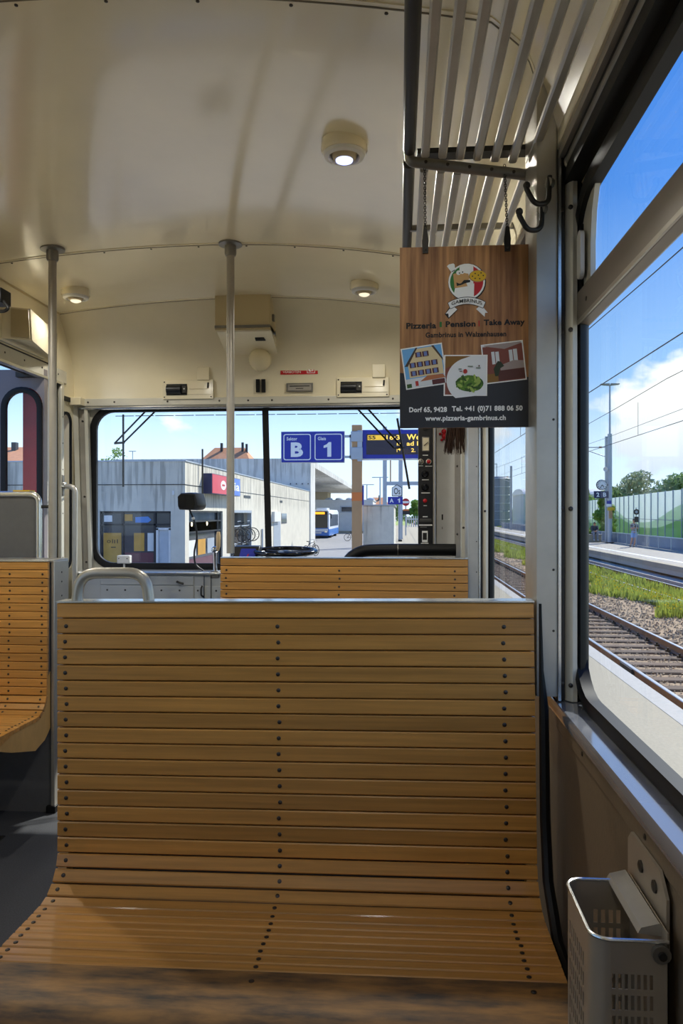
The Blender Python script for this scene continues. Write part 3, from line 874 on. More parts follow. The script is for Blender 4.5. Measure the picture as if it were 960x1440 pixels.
# bulkhead behind the left seat
bk = thing('bulkhead', 'grey half height bulkhead with an aluminium edge behind the left seat', 'partition', (-1.67, 3.06, 0))
MB().box(-1.925, -1.452, 3.02, 3.14, 0.0, 1.045).build('bulkhead_panel', M['grey_panel'], bk)
MB().box(-1.452, -1.436, 3.012, 3.148, 0.012, 1.05).build('edge_profile', M['alu'], bk, bevel=0.003)
MB().box(-1.925, -1.44, 3.01, 3.15, 1.045, 1.056).build('top_cap', M['alu'], bk, bevel=0.002)
MB().box(-1.47, -1.43, 3.005, 3.155, 0.0, 0.03).build('foot_plate', M['rubber'], bk, bevel=0.003)
for z in (0.07, 0.28, 0.30, 0.55, 0.76, 0.90, 0.96, 1.0):
    screw(bk, (-1.436, 3.08, z), (1, 0, 0), 0.8)
bs = thing('backrest_partition', 'grey padded partition with a rounded aluminium frame above the left seat', 'partition', (-1.72, 3.17, 1.056))
PB = Pl((0, 3.155, 0))
pts = [(-1.93, 1.056), (-1.578, 1.056), (-1.578, 1.285)] + arc(-1.613, 1.295, 0.035, 0, 90, 6) + [(-1.93, 1.33)]
MB().prism(pts, PB, -0.02, 0.0).build('partition_panel', M['grey_panel'], bs)
MB().tube(round_path([(-1.573, 3.155, 1.056), (-1.573, 3.155, 1.335), (-1.93, 3.155, 1.335)], 0.045, 8), 0.013, 10).build('partition_frame', M['alu_bright'], bs, smooth=True)
MB().box(-1.69, -1.615, 3.15, 3.20, 1.345, 1.352).build('yellow_edge', M['yellow'], bs)

# grab handle at the cab corner
gh = thing('door_grab_handle', 'bent grey grab handle beside the cab corner left of the windscreen', 'handle', (-1.91, 4.117, 1.4))
MB().tube(round_path([(-1.915, 4.117, 1.408), (-1.84, 4.117, 1.400), (-1.838, 4.10, 0.62)], 0.05, 8), 0.0145, 12).build('handle_tube', M['alu'], gh, smooth=True)
MB().box(-1.915, -1.908, 4.105, 4.13, 1.35, 1.47).build('handle_plate', M['steel'], gh, bevel=0.003)
MB().cyl((-1.912, 4.117, 1.408), (-1.896, 4.117, 1.408), 0.02, 12).build('handle_collar', M['chrome'], gh, smooth=True)

# ================================================================== luggage racks, advert, hooks
def rack(y0, y1, label, hanging):
    t = thing('luggage_rack', label, 'luggage rack', (0.18, y1, 2.07), 'overhead luggage racks')
    zf, zb = 2.092, 2.035
    MB().cyl((0.022, y0, zf), (0.022, y1 + (0.0), zf), 0.0145, 12).build('front_pipe', M['dark_steel'], t, smooth=True)
    for k in range(7):
        x = 0.058 + 0.0395 * k; z = zf - 0.018 - 0.004 * k
        mb = MB(); mb.loft([[Vector((x + dx, y, z + dz)) for dx, dz in ((-0.0095, -0.004), (-0.006, -0.007), (0.006, -0.007), (0.0095, -0.004), (0.0095, 0.006), (-0.0095, 0.006))] for y in (y0, y1 - 0.01)])
        mb.build('rod', M['alu'], t, smooth=False)
    MB().tube(round_path([(0.022, y1 + 0.012, zf + 0.004), (0.022, y1 + 0.012, zf - 0.022), (0.07, y1 + 0.012, zf - 0.030), (0.285, y1 + 0.012, zf - 0.062), (0.330, y1 + 0.012, zf - 0.075), (0.336, y1 + 0.012, zf - 0.13)], 0.02), 0.0125, 10).build('end_bar', M['steel'], t, smooth=True)
    MB().box(0.04, 0.30, y1 + 0.012, y1 + 0.05, zf - 0.004, zf + 0.008).build('end_plate', M['dark_steel'], t)
    for k in range(5):
        screw(t, (0.06 + 0.05 * k, y1 - 0.001, zf - 0.030 - 0.0075 * k), s=0.8)
    for y in (y0 + 0.4,):
        MB().box(0.02, 0.335, y, y + 0.012, zf - 0.012, zf + 0.004).build('cross_bar', M['steel'], t)
    return t


rack(-1.5, 1.735, 'near overhead luggage rack of aluminium rods that carries the hanging advert', True)
rack(1.80, 3.28, 'farther overhead luggage rack beyond the hanging advert', False)


def coat_hook(x, y, z, label):
    t = thing('coat_hook', label, 'hook', (x, y, z), 'coat hooks by the window')
    MB().tube(round_path([(x + 0.030, y + 0.01, z + 0.045), (x + 0.026, y, z - 0.016), (x - 0.004, y - 0.01, z - 0.022), (x - 0.022, y - 0.012, z + 0.012), (x - 0.020, y - 0.012, z + 0.018)], 0.018, 6), 0.0055, 10).build('hook', M['dark_steel'], t, smooth=True)
    MB().ball((x - 0.021, y - 0.012, z + 0.018), 0.0078, 10, 6).build('hook_tip', M['dark_steel'], t, smooth=True)
    MB().cyl((x + 0.034, y + 0.012, z + 0.03), (x + 0.026, y + 0.006, z + 0.03), 0.011, 10).build('hook_base', M['steel'], t, smooth=True)


coat_hook(0.283, 1.585, 1.912, 'upper dark coat hook under the end of the luggage rack')
coat_hook(0.268, 1.585, 1.858, 'lower dark coat hook, just right of the advert top edge')

ad = thing('hanging_advert', 'brown and slate pizzeria advert board hung on two chains from the rack', 'advert', (0.147, 1.70, 1.65))
AX0, AX1, AZ0, AZ1 = 0.0, 0.2945, 1.4435, 1.853
PA = Pl((0, 1.700, 0))
MB().pbox(PA, AX0, AX1, AZ0, AZ1, -0.004, 0.0).build('board', M['sign_wood'], ad)
MB().poly([(AX0, AZ0), (AX1, AZ0), (AX1, 1.556), (0.2, 1.552), (0.1, 1.558), (AX0, 1.569)], PA, 0.0003).build('board_foot_print', M['sign_dark'], ad)
text('Pizzeria', ad, PA, 0.0145, 0.082, 1.668, 1.682, M['print_black'], 0.0006, weight=0.04)
text('Pension', ad, PA, 0.103, 0.170, 1.6705, 1.684, M['print_black'], 0.0006, weight=0.04)
text('Take Away', ad, PA, 0.188, 0.279, 1.669, 1.686, M['print_black'], 0.0006, weight=0.04)
prints('divider_print', ad, PA, [('green', rect(0.0895, 0.0945, 1.671, 1.683)), ('red', rect(0.1765, 0.1785, 1.671, 1.684))], 0.0006)
text('Gambrinus in Walzenhausen', ad, PA, 0.058, 0.238, 1.6475, 1.6595, M['print_black'], 0.0006, weight=0.03)
text('Dorf 65, 9428', ad, PA, 0.021, 0.106, 1.477, 1.491, M['white'], 0.0009, weight=0.04)
text('Tel. +41 (0)71 888 06 50', ad, PA, 0.117, 0.274, 1.477, 1.4925, M['white'], 0.0009, weight=0.04)
text('www.pizzeria-gambrinus.ch', ad, PA, 0.057, 0.237, 1.456, 1.471, M['white'], 0.0009, weight=0.035)
# emblem: tricolour disc, cook with moustache, hat and pizza, ribbon with the name
ex, ez, er = 0.150, 1.772, 0.041
def circ(cx, cz, rx, rz=None, n=26):
    rz = rz or rx
    return [(cx + rx * math.cos(2 * math.pi * i / n), cz + rz * math.sin(2 * math.pi * i / n)) for i in range(n)]
def circ_cut(cx, cz, r, lo, hi, n=40):
    p = [(cx + max(lo, min(hi, r * math.cos(2 * math.pi * i / n))), cz + r * math.sin(2 * math.pi * i / n)) for i in range(n)]
    return p
prints('emblem', ad, PA, [
    ('print_black', circ(ex + 0.001, ez - 0.001, er + 0.0015)), ('white', circ(ex, ez, er)), ('green', circ_cut(ex, ez, er - 0.004, -0.05, -0.016)),
    ('red', circ_cut(ex, ez, er - 0.004, 0.015, 0.05)),
    ('white', [(ex - 0.028, ez - 0.025), (ex - 0.026, ez - 0.014), (ex - 0.005, ez - 0.009), (ex + 0.017, ez - 0.004), (ex + 0.016, ez - 0.036), (ex - 0.018, ez - 0.036)]),
    ('skin_print', [(ex - 0.027, ez - 0.014), (ex - 0.030, ez + 0.018), (ex - 0.016, ez + 0.022), (ex + 0.004, ez + 0.018), (ex + 0.006, ez + 0.006), (ex - 0.002, ez), (ex + 0.002, ez - 0.010)]),
    ('white', circ(ex - 0.018, ez + 0.021, 0.0052)), ('white', circ(ex - 0.010, ez + 0.023, 0.0052)), ('print_black', circ(ex - 0.016, ez + 0.020, 0.0016, n=8)), ('print_black', circ(ex - 0.009, ez + 0.022, 0.0016, n=8)),
    ('print_black', [(ex - 0.022, ez - 0.009), (ex - 0.023, ez - 0.001), (ex - 0.016, ez - 0.004), (ex - 0.012, ez - 0.003), (ex - 0.006, ez + 0.004), (ex + 0.008, ez + 0.004), (ex + 0.008, ez - 0.001), (ex - 0.002, ez - 0.003), (ex - 0.012, ez - 0.007)]),
    ('white', [(ex - 0.034, ez + 0.022), (ex - 0.044, ez + 0.036), (ex - 0.040, ez + 0.040), (ex - 0.030, ez + 0.042), (ex - 0.027, ez + 0.040), (ex - 0.025, ez + 0.026)]),
    ('sign_dark', [(ex - 0.034, ez + 0.024), (ex - 0.033, ez + 0.0225), (ex - 0.0250, ez + 0.0265), (ex - 0.026, ez + 0.028)]),
    ('sign_wood', circ(ex + 0.025, ez + 0.012, 0.020, 0.0135)), ('yellow', circ(ex + 0.025, ez + 0.0125, 0.0185, 0.012)),
] + [('print_black', circ(ex + 0.025 + dx, ez + 0.012 + dz, 0.0016, n=8)) for dx, dz in ((-0.012, 0), (-0.006, 0.006), (0.001, 0.002), (0.007, 0.007), (0.012, 0.001), (0.004, -0.006), (-0.006, -0.005))] + [
    ('print_black', [(ex - 0.049, ez - 0.072), (ex - 0.040, ez - 0.083), (ex - 0.020, ez - 0.062), (ex - 0.034, ez - 0.050)]),
    ('white', [(ex - 0.047, ez - 0.071), (ex - 0.041, ez - 0.071), (ex - 0.040, ez - 0.080), (ex - 0.021, ez - 0.062), (ex - 0.032, ez - 0.053)]),
    ('white', [(ex + 0.047, ez - 0.071), (ex + 0.041, ez - 0.071), (ex + 0.040, ez - 0.080), (ex + 0.021, ez - 0.062), (ex + 0.032, ez - 0.053)]),
    ('print_black', [(ex - 0.043, ez - 0.047)] + [(ex + 0.0013 * k, ez - 0.034 - 0.000011 * k * k * 1.0) for k in range(-30, 31, 6)] + [(ex + 0.043, ez - 0.047), (ex + 0.037, ez - 0.061)] + [(ex + 0.0011 * k, ez - 0.051 - 0.000010 * k * k) for k in range(30, -31, -6)] + [(ex - 0.037, ez - 0.061)]),
    ('white', [(ex - 0.0415, ez - 0.047)] + [(ex + 0.0013 * k, ez - 0.0355 - 0.000011 * k * k) for k in range(-29, 30, 6)] + [(ex + 0.0415, ez - 0.047), (ex + 0.0365, ez - 0.0595)] + [(ex + 0.0011 * k, ez - 0.0497 - 0.000010 * k * k) for k in range(30, -31, -6)] + [(ex - 0.0365, ez - 0.0595)]),
], 0.0005, 0.00004)
text('GAMBRINUS', ad, PA, ex - 0.034, ex + 0.034, ez - 0.0535, ez - 0.0455, M['print_black'], 0.0032, weight=0.005, curve=0.0065)


def photo(name, ca, cb, w, h, ang, items, hh):
    """photo print with a white border on the advert, turned by ang"""
    u = (math.cos(R(ang)), 0, math.sin(R(ang))); v = (-math.sin(R(ang)), 0, math.cos(R(ang)))
    P = Pl((ca, 1.700, cb), u, v)
    its = [('white', rect(-w / 2, w / 2, -h / 2, h / 2))] + [(k, [(a * w * 0.94 / 2, b * h * 0.94 / 2) for a, b in pts]) for k, pts in items]
    return prints(name, ad, P, its, hh, 0.00005)


for k, c in (('sky_print', '#72b6ee'), ('facade_print', '#e6d3a6'), ('shutter_print', '#5a2a2e'), ('pane_print', '#6f86c4'), ('roof_print', '#4a3b35'), ('terrace_print', '#b9714a'), ('plate_print', '#eceff2'), ('salad_print', '#5f8a2c'), ('salad_dark', '#37591c'), ('salad_light', '#a3bd5a'), ('tomato', '#b8322c'), ('table_print', '#8a6326'), ('room_wall', '#86493c'), ('room_floor', '#5b2f26'), ('bed_print', '#ab9c98'), ('window_print', '#dfe4e8'), ('plant_print', '#2c3820')):
    M[k] = mat(k, c, 0.5)
def salad_leaves():
    rg = random.Random(5); o = []
    for i in range(34):
        a = rg.uniform(0, 6.28); q = rg.random() ** 0.5; cx, cz = 0.2 + math.cos(a) * q * 0.62, -0.42 + math.sin(a) * q * 0.38; t = rg.uniform(0, 3.14); L_, W_ = rg.uniform(0.12, 0.22), rg.uniform(0.04, 0.08)
        o.append((rg.choice(('salad_print', 'salad_dark', 'salad_light', 'salad_print')), [(cx + math.cos(t) * L_ * math.cos(k) - math.sin(t) * W_ * math.sin(k), cz + math.sin(t) * L_ * math.cos(k) + math.cos(t) * W_ * math.sin(k)) for k in [6.2832 * j / 8 for j in range(8)]]))
    return o


wins = []
for row, (zb, n) in enumerate(((-0.42, 4), (0.0, 4), (0.50, 2))):
    for k in range(n):
        a0 = (-0.72 + 0.37 * k) if n == 4 else (-0.36 + 0.36 * k)
        wins += [('shutter_print', rect(a0, a0 + 0.32, zb, zb + 0.26)), ('pane_print', rect(a0 + 0.08, a0 + 0.24, zb + 0.02, zb + 0.24))]
photo('house_photo_print', 0.0545, 1.583, 0.094, 0.094, 8.0, [('sky_print', rect(-1, 1, -1, 1)), ('facade_print', [(-0.8, -0.5), (0.95, -0.5), (0.95, 0.4), (0.55, 0.95), (-0.25, 0.95), (-0.8, 0.2)]), ('roof_print', [(-0.98, 0.12), (-0.3, 1.0), (-0.2, 1.0), (-0.82, 0.1)]), ('roof_print', [(0.5, 1.0), (0.62, 1.0), (1.0, 0.3), (1.0, 0.15)])] + wins + [('window_print', rect(-1, 1, -1, -0.55)), ('terrace_print', [(-0.3, -0.75), (0.1, -0.5), (0.9, -0.52), (1.0, -0.72)]), ('shutter_print', rect(0.3, 0.95, -1, -0.75)), ('tomato', rect(-0.55, -0.40, -0.95, -0.7)), ('salad_dark', rect(-1, -0.75, -1, -0.8))], 0.0006)
photo('room_photo_print', 0.2325, 1.5895, 0.0935, 0.0895, 6.0, [('room_wall', rect(-1, 1, -1, 1)), ('window_print', [(-1, 0.92), (1, 0.92), (1, 1), (-1, 1)]), ('bed_print', [(-0.9, 0.95), (0.1, 0.7), (0.95, 0.92), (0.95, 1), (-0.9, 1)]), ('window_print', rect(-0.58, -0.42, -0.05, 0.62)), ('window_print', rect(-0.38, -0.20, -0.05, 0.60)), ('window_print', rect(0.30, 0.48, 0.0, 0.62)), ('window_print', rect(0.52, 0.72, 0.0, 0.64)), ('bed_print', [(-0.2, -0.15), (0.5, 0.05), (1, -0.02), (1, -0.4), (-0.2, -0.42)]), ('room_floor', rect(-0.35, 1, -0.95, -0.42)), ('table_print', rect(-1, -0.35, -1, -0.55)), ('plant_print', [(-0.55, -0.3), (-0.3, 0.1), (-0.15, 0.05), (0.0, -0.2), (-0.2, -0.3), (-0.35, -0.7), (-0.5, -0.7)])], 0.0006)
photo('salad_photo_print', 0.1475, 1.561, 0.097, 0.0925, -0.7, [('room_wall', rect(-1, 1, -1, 1)), ('table_print', [(-1, 0.35), (-1, 1), (0.3, 1), (0.0, 0.8)]), ('plate_print', [(1, 1), (0.25, 1)] + arc(0.25, -0.25, 1.18, 105, 232, 14) + [(1, -1)]), ('salad_dark', circ(0.20, -0.42, 0.68, 0.42)), ('salad_print', circ(0.05, -0.35, 0.50, 0.32)), ('salad_print', circ(0.45, -0.5, 0.38, 0.30)), ('salad_light', circ(0.30, -0.62, 0.20, 0.14)), ('salad_light', circ(-0.1, -0.30, 0.16, 0.12)), ('salad_light', circ(0.62, -0.3, 0.14, 0.10)), *salad_leaves(), ('tomato', circ(-0.02, 0.20, 0.10, 0.12)), ('salad_dark', rect(-0.35, -0.20, 0.30, 0.34)), ('salad_dark', rect(0.1, 0.35, 0.44, 0.48)), ('salad_dark', rect(0.5, 0.72, 0.36, 0.40)), ('room_floor', rect(-0.30, -0.16, 0.18, 0.22)), ('room_floor', rect(0.62, 0.68, 0.44, 0.52))], 0.0014)
# hanging clips and chains
for x in (0.0575, 0.2405):
    MB().loft([[Vector((x + a, y, b)) for a, b in ((-0.006, 1.838), (0.006, 1.838), (0.0075, 1.865), (0.004, 1.893), (-0.004, 1.893), (-0.0075, 1.865))] for y in (1.696, 1.708)]).build('hanging_clip', M['dark_steel'], ad)
    screw(ad, (x, 1.6955, 1.846), s=0.6)
    cm = MB()
    for k in range(26):
        z = 1.893 + 0.0063 * k; pts = []
        for i in range(8):
            a = 2 * math.pi * i / 8
            pts.append((x + (0.0026 * math.cos(a) if k % 2 else 0), 1.703 + 0.0017 * k * 1.0 * 1.0 + (0 if k % 2 else 0.0026 * math.cos(a)), z + 0.0048 * math.sin(a)))
        cm.tube(pts, 0.0009, 5, closed=True)
    cm.build('chain', M['dark_steel'], ad, smooth=True)

# ================================================================== waste bin on the right wall
wb = thing('waste_bin', 'perforated aluminium waste bin with rounded rim on the wall below the window', 'bin', (0.28, 1.02, 0.6))
BX0, BX1, BY0, BY1, BZ0, BZ1 = 0.232, 0.322, 0.925, 1.075, 0.42, 0.735
bm_ = MB(); rr = 0.022
def wallrun(P, a0, a1, rows, b_top, slots):
    """flat wall with a grid of upright slots cut through"""
    holes = []
    for (s0, s1) in slots:
        for (z0, z1) in rows:
            holes.append((s0, s1, z0, z1))
    As = sorted({a0, a1, *[x for q in holes for x in q[:2]]}); Bs = sorted({BZ0, b_top, *[x for q in holes for x in q[2:]]})
    for i in range(len(As) - 1):
        for j in range(len(Bs) - 1):
            ca, cb = (As[i] + As[i + 1]) / 2, (Bs[j] + Bs[j + 1]) / 2
            if any(q[0] < ca < q[1] and q[2] < cb < q[3] for q in holes): continue
            bm_.pbox(P, As[i], As[i + 1], Bs[j], Bs[j + 1], -0.0016, 0.0)
rows = [(0.694 - 0.0255 * k - 0.0185, 0.694 - 0.0255 * k) for k in range(10)]
front = Pl((0, BY0, 0)); side = Pl((BX0, 0, 0), (0, -1, 0), (0, 0, 1)); backp = Pl((0, BY1, 0), (-1, 0, 0), (0, 0, 1))
wallrun(front, BX0 + rr, BX1, rows, BZ1, [(BX0 + 0.0235 + 0.0074 * k, BX0 + 0.0277 + 0.0074 * k) for k in range(7)])
wallrun(side, -(BY1 - rr), -(BY0 + rr), rows, BZ1, [(-(BY1 - rr) + 0.008 + 0.0105 * k, -(BY1 - rr) + 0.0135 + 0.0105 * k) for k in range(8)])
wallrun(backp, -BX1, -(BX0 + rr), rows, BZ1, [(-BX1 + 0.014 + 0.0105 * k, -BX1 + 0.0195 + 0.0105 * k) for k in range(4)])
for cx, cy, d0, d1 in ((BX0 + rr, BY0 + rr, 180, 270), (BX0 + rr, BY1 - rr, 90, 180)):
    o_ = arc(cx, cy, rr, d0, d1, 8); i_ = list(reversed(arc(cx, cy, rr - 0.0016, d0, d1, 8)))
    bm_.loft([[Vector((x, y, z)) for x, y in o_ + i_] for z in (BZ0, BZ1)])
bm_.box(BX0 + 0.01, BX1, BY0 + 0.01, BY1 - 0.01, BZ0, BZ0 + 0.002)
bm_.box(BX1 - 0.0016, BX1, BY0, BY1, BZ0, BZ1 + 0.01)
bm_.build('bin_body', mat('bin_aluminium', '#a89d8d', 0.36, 0.45, vary=0.06, scale=12), wb, smooth=True)
rim = [Vector((BX1, BY0, BZ1))] + [Vector((x, y, BZ1)) for x, y in reversed(arc(BX0 + rr, BY0 + rr, rr, 180, 270, 8))] + [Vector((x, y, BZ1)) for x, y in reversed(arc(BX0 + rr, BY1 - rr, rr, 90, 180, 8))] + [Vector((BX1, BY1, BZ1))]
MB().tube(rim, 0.0024, 8).build('bin_rim', M['alu_bright'], wb, smooth=True)
MB().loft([[Vector((x, y, z)) for x, z in ((0.292, 0.733), (0.296, 0.740), (0.318, 0.746), (0.3215, 0.742), (0.3215, 0.730))] for y in (0.945, 1.085)]).build('hinge_cover', M['alu_dull'], wb, smooth=True)
mp = MB(); PW = Pl((0.330, 0, 0), (0, -1, 0), (0, 0, 1))
mp.prism([(-1.10, 0.70), (-1.10, 0.785), (-1.085, 0.80), (-0.97, 0.80), (-0.945, 0.775), (-0.945, 0.70)], PW, 0.0, 0.004)
mp.build('wall_plate', bpy.data.materials['bin_aluminium'], wb)
for y in (0.985, 1.04):
    screw(wb, (0.326, y, 0.772), (-1, 0, 0), 1.7)
MB().cyl((0.312, 0.918, 0.722), (0.312, 0.9255, 0.722), 0.011, 14).build('pivot', M['steel'], wb, smooth=True)
MB().cyl((0.312, 0.914, 0.722), (0.312, 0.919, 0.722), 0.005, 10).build('pivot_pin', M['dark_steel'], wb, smooth=True)

# ================================================================== driver's cab
dc = thing('cab_console', 'grey riveted cab console under the windscreen', 'console', (-0.8, 4.25, 0.5))
MB().box(-1.86, 0.30, 4.14, 4.345, 0.0, 0.905).build('console_body', M['console'], dc, bevel=0.004)
MB().box(-1.86, 0.30, 4.12, 4.345, 0.905, 0.918).build('console_top', M['alu_bright'], dc, bevel=0.003)
MB().box(-0.95, 0.28, 3.90, 4.14, 0.0, 0.915).build('console_desk', M['console'], dc, bevel=0.004)
MB().box(-1.70, -1.42, 4.134, 4.14, 0.845, 0.895).build('console_flap', M['console'], dc, bevel=0.002)
MB().box(-1.41, -1.16, 4.134, 4.14, 0.845, 0.895).build('console_flap', M['console'], dc, bevel=0.002)
MB().box(-1.70, -1.16, 4.134, 4.14, 0.60, 0.840).build('console_flap', M['console'], dc, bevel=0.002)
MB().box(-1.15, -0.95, 4.134, 4.14, 0.60, 0.840).build('console_flap', M['console'], dc, bevel=0.002)
for k in range(7):
    screw(dc, (-1.66 + 0.105 * k, 4.134, 0.815), s=1.1)
MB().tube(round_path([(-1.25, 4.13, 0.865), (-1.25, 4.11, 0.865), (-1.21, 4.11, 0.855)], 0.01), 0.006, 8).build('latch', M['dark_steel'], dc, smooth=True)
MB().tube(round_path([(-1.11, 4.13, 0.84), (-1.11, 4.11, 0.83), (-1.11, 4.11, 0.79), (-1.10, 4.13, 0.78)], 0.01), 0.005, 8).build('latch', M['dark_steel'], dc, smooth=True)
for x in (-1.10, -1.06):
    MB().box(x, x + 0.003, 4.13, 4.134, 0.62, 0.90).build('console_joint', M['rubber'], dc)

bi = thing('instrument_binnacle', 'black wedge instrument binnacle with a blue dial behind the second bench', 'instrument', (-0.83, 4.0, 0.92))
MB().loft([[Vector((x, y, z)) for y, z in ((3.92, 0.92), (4.12, 0.92), (4.12, 1.03), (4.06, 1.075), (4.02, 1.07))] for x in (-0.90, -0.76)]).build('binnacle', M['black'], bi, bevel=0.005)
MB().loft([[Vector((x + dx, y, z)) for x, y, z in ((-0.88, 3.945, 0.965), (-0.79, 3.945, 0.965), (-0.79, 4.008, 1.058), (-0.85, 4.008, 1.058))] for dx in (0.015, 0.0151)] if False else [[Vector((x, 3.938 + k * 0.004, 0.965)) for x in (-0.87, -0.775)] + [Vector((x, 4.006 + k * 0.004, 1.058)) for x in (-0.78, -0.86)] for k in (0, 1)]).build('dial', M['blue'], bi)
MB().tube([(-0.83, 3.960, 1.0), (-0.815, 3.985, 1.03)], 0.003, 6).build('needle', M['red'], bi)
hw = thing('handwheel', 'flat black driving handwheel beside the blue dial', 'handwheel', (-0.62, 4.03, 1.04))
MB().tube([(-0.62 + 0.165 * math.cos(a), 4.03 + 0.12 * math.sin(a), 1.043 + 0.012 * math.sin(a)) for a in [2 * math.pi * k / 28 for k in range(28)]], 0.0125, 10, closed=True).build('wheel_rim', M['black_gloss'], hw, smooth=True)
for k in range(3):
    a = R(20 + 120 * k)
    MB().tube([(-0.62, 4.03, 1.035), (-0.62 + 0.16 * math.cos(a), 4.03 + 0.118 * math.sin(a), 1.043)], 0.008, 8).build('spoke', M['black'], hw, smooth=True)
MB().lathe((-0.62, 4.03, 0.91), (0, 0, 1), ((0.05, 0), (0.035, 0.03), (0.03, 0.11), (0.035, 0.135), (0.002, 0.14)), 16).build('wheel_column', M['black'], hw, smooth=True)
lv = thing('control_lever', 'chrome control lever with a pale wooden grip left of the centre pole', 'lever', (-1.0, 4.0, 0.9))
MB().cyl((-1.005, 4.02, 0.90), (-1.005, 4.0, 1.03), 0.012, 12).build('lever_stem', M['chrome'], lv, smooth=True)
MB().ball((-1.005, 4.0, 1.04), 0.02, 14, 8).build('lever_joint', M['chrome'], lv, smooth=True)
MB().tube([(-0.988, 3.995, 1.035), (-0.983, 3.99, 1.06), (-0.981, 3.985, 1.12), (-0.980, 3.985, 1.142)], [0.008, 0.012, 0.013, 0.009], 12).build('lever_grip', mat('pale_grip', '#d8b98a', 0.35), lv, smooth=True)
MB().box(-1.03, -0.98, 3.99, 4.05, 0.88, 0.92).build('lever_base', M['steel'], lv, bevel=0.004)
lv.location = (-1.036, 4.145, 0.905)

rm = thing('display_pod', 'black rounded display pod on a curved cable at the windscreen', 'display pod', (-1.2, 4.2, 1.3))
pm_ = MB(); P = Pl((-1.205, 4.16, 1.318))
pod = []
for h, s in ((0.0, 0.90), (-0.012, 0.98), (-0.05, 1.0), (-0.08, 0.94)):
    pod.append([P.p(a * s + (-h) * 0.35, b * s, h) for a, b in [(-0.060, 0.030), (-0.058, -0.028), (-0.050, -0.048), (0.045, -0.050), (0.060, -0.040), (0.066, -0.02), (0.058, 0.02), (0.050, 0.047), (0.02, 0.052), (-0.04, 0.050)]])
pm_.loft(pod); pm_.build('pod_shell', M['black'], rm, smooth=True)
MB().prism([(-0.050, 0.028), (-0.049, -0.030), (-0.043, -0.040), (0.036, -0.041), (0.046, -0.018), (0.040, 0.036), (-0.034, 0.040)], P, 0.0, 0.003).build('pod_screen', M['black_gloss'], rm)
MB().tube(round_path([(-1.195, 4.18, 1.27), (-1.17, 4.20, 1.20), (-1.160, 4.22, 1.12), (-1.185, 4.23, 1.02), (-1.18, 4.24, 0.95), (-1.13, 4.24, 0.918)], 0.05, 8), 0.0055, 8).build('pod_cable', M['black'], rm, smooth=True)
MB().ball((-1.178, 4.195, 1.222), 0.010, 10, 6).build('cable_clip', M['white_paint'], rm, smooth=True)
wbx = thing('sensor_box', 'small white sensor box at the lower left windscreen corner', 'sensor', (-1.62, 4.3, 0.95))
MB().box(-1.657, -1.580, 4.27, 4.31, 0.955, 1.003).build('sensor_case', M['white_paint'], wbx, bevel=0.005)
MB().cyl((-1.62, 4.29, 0.958), (-1.62, 4.29, 0.92), 0.006, 8).build('sensor_foot', M['white_paint'], wbx)
for x in (-1.645, -1.595):
    screw(wbx, (x, 4.27, 0.985), s=0.7)

pr = thing('padded_roll', 'thick black padded roll lying before the windscreen right half', 'padding', (0.0, 3.9, 0.95))
MB().tube(round_path([(-0.30, 3.94, 0.93), (-0.27, 3.93, 1.01), (-0.20, 3.92, 1.055), (-0.05, 3.92, 1.060), (0.29, 3.92, 1.060)], 0.06, 6), 0.032, 18).build('roll', M['rubber'], pr, smooth=True)
MB().tube([(-0.012, 3.92, 1.060), (-0.008, 3.92, 1.060)], 0.0335, 18).build('roll_band', M['steel'], pr, smooth=True)
MB().box(-0.22, 0.27, 3.91, 4.0, 0.92, 1.03).build('roll_support', M['white_paint'], pr)

cp = thing('driver_gauges', 'narrow black control panel with gauge, buttons and red knobs by the windscreen', 'control panel', (0.135, 4.0, 1.4))
PC = Pl((0.0975, 4.0, 1.085))
MB().pbox(PC, 0, 0.078, 0, 0.72, -0.04, 0.0).build('panel_case', M['black'], cp, bevel=0.003)
MB().pbox(PC, 0.079, 0.088, -0.02, 0.72, -0.06, 0.004).build('panel_edge', M['alu'], cp)
MB().lathe(PC.p(0.039, 0.625, 0), PC.n, ((0.018, 0), (0.018, 0.006), (0.013, 0.007), (0.001, 0.007)), 18).build('round_gauge', M['dark_steel'], cp, smooth=True)
MB().pbox(PC, 0.020, 0.060, 0.495, 0.572, 0, 0.006).build('gauge_frame', M['steel'], cp, bevel=0.002)
MB().pbox(PC, 0.024, 0.056, 0.500, 0.567, 0.006, 0.007).build('gauge_face', M['cream'], cp)
MB().tube([PC.p(0.030, 0.525, 0.009), PC.p(0.053, 0.545, 0.009)], 0.0018, 5).build('gauge_needle', M['print_black'], cp)
for a, k in ((0.014, 'alu_bright'), (0.055, 'red')):
    MB().lathe(PC.p(a, 0.440, 0), PC.n, ((0.015, 0), (0.015, 0.008), (0.011, 0.010), (0.0105, 0.006)), 18).build('button_ring', M['alu_bright'], cp, smooth=True)
    MB().lathe(PC.p(a, 0.440, 0), PC.n, ((0.010, 0), (0.010, 0.012), (0.007, 0.015), (0.001, 0.016)), 16).build('push_button', M[k] if k == 'red' else M['steel'], cp, smooth=True)
for b in (0.375, 0.305):
    MB().lathe(PC.p(0.036, b, 0), PC.n, ((0.020, 0), (0.020, 0.006), (0.014, 0.022), (0.002, 0.024)), 16).build('rotary_knob', M['black_gloss'], cp, smooth=True)
MB().lathe(PC.p(0.036, 0.232, 0), PC.n, ((0.011, 0), (0.011, 0.012), (0.007, 0.016), (0.001, 0.017)), 14).build('red_knob', M['red'], cp, smooth=True)
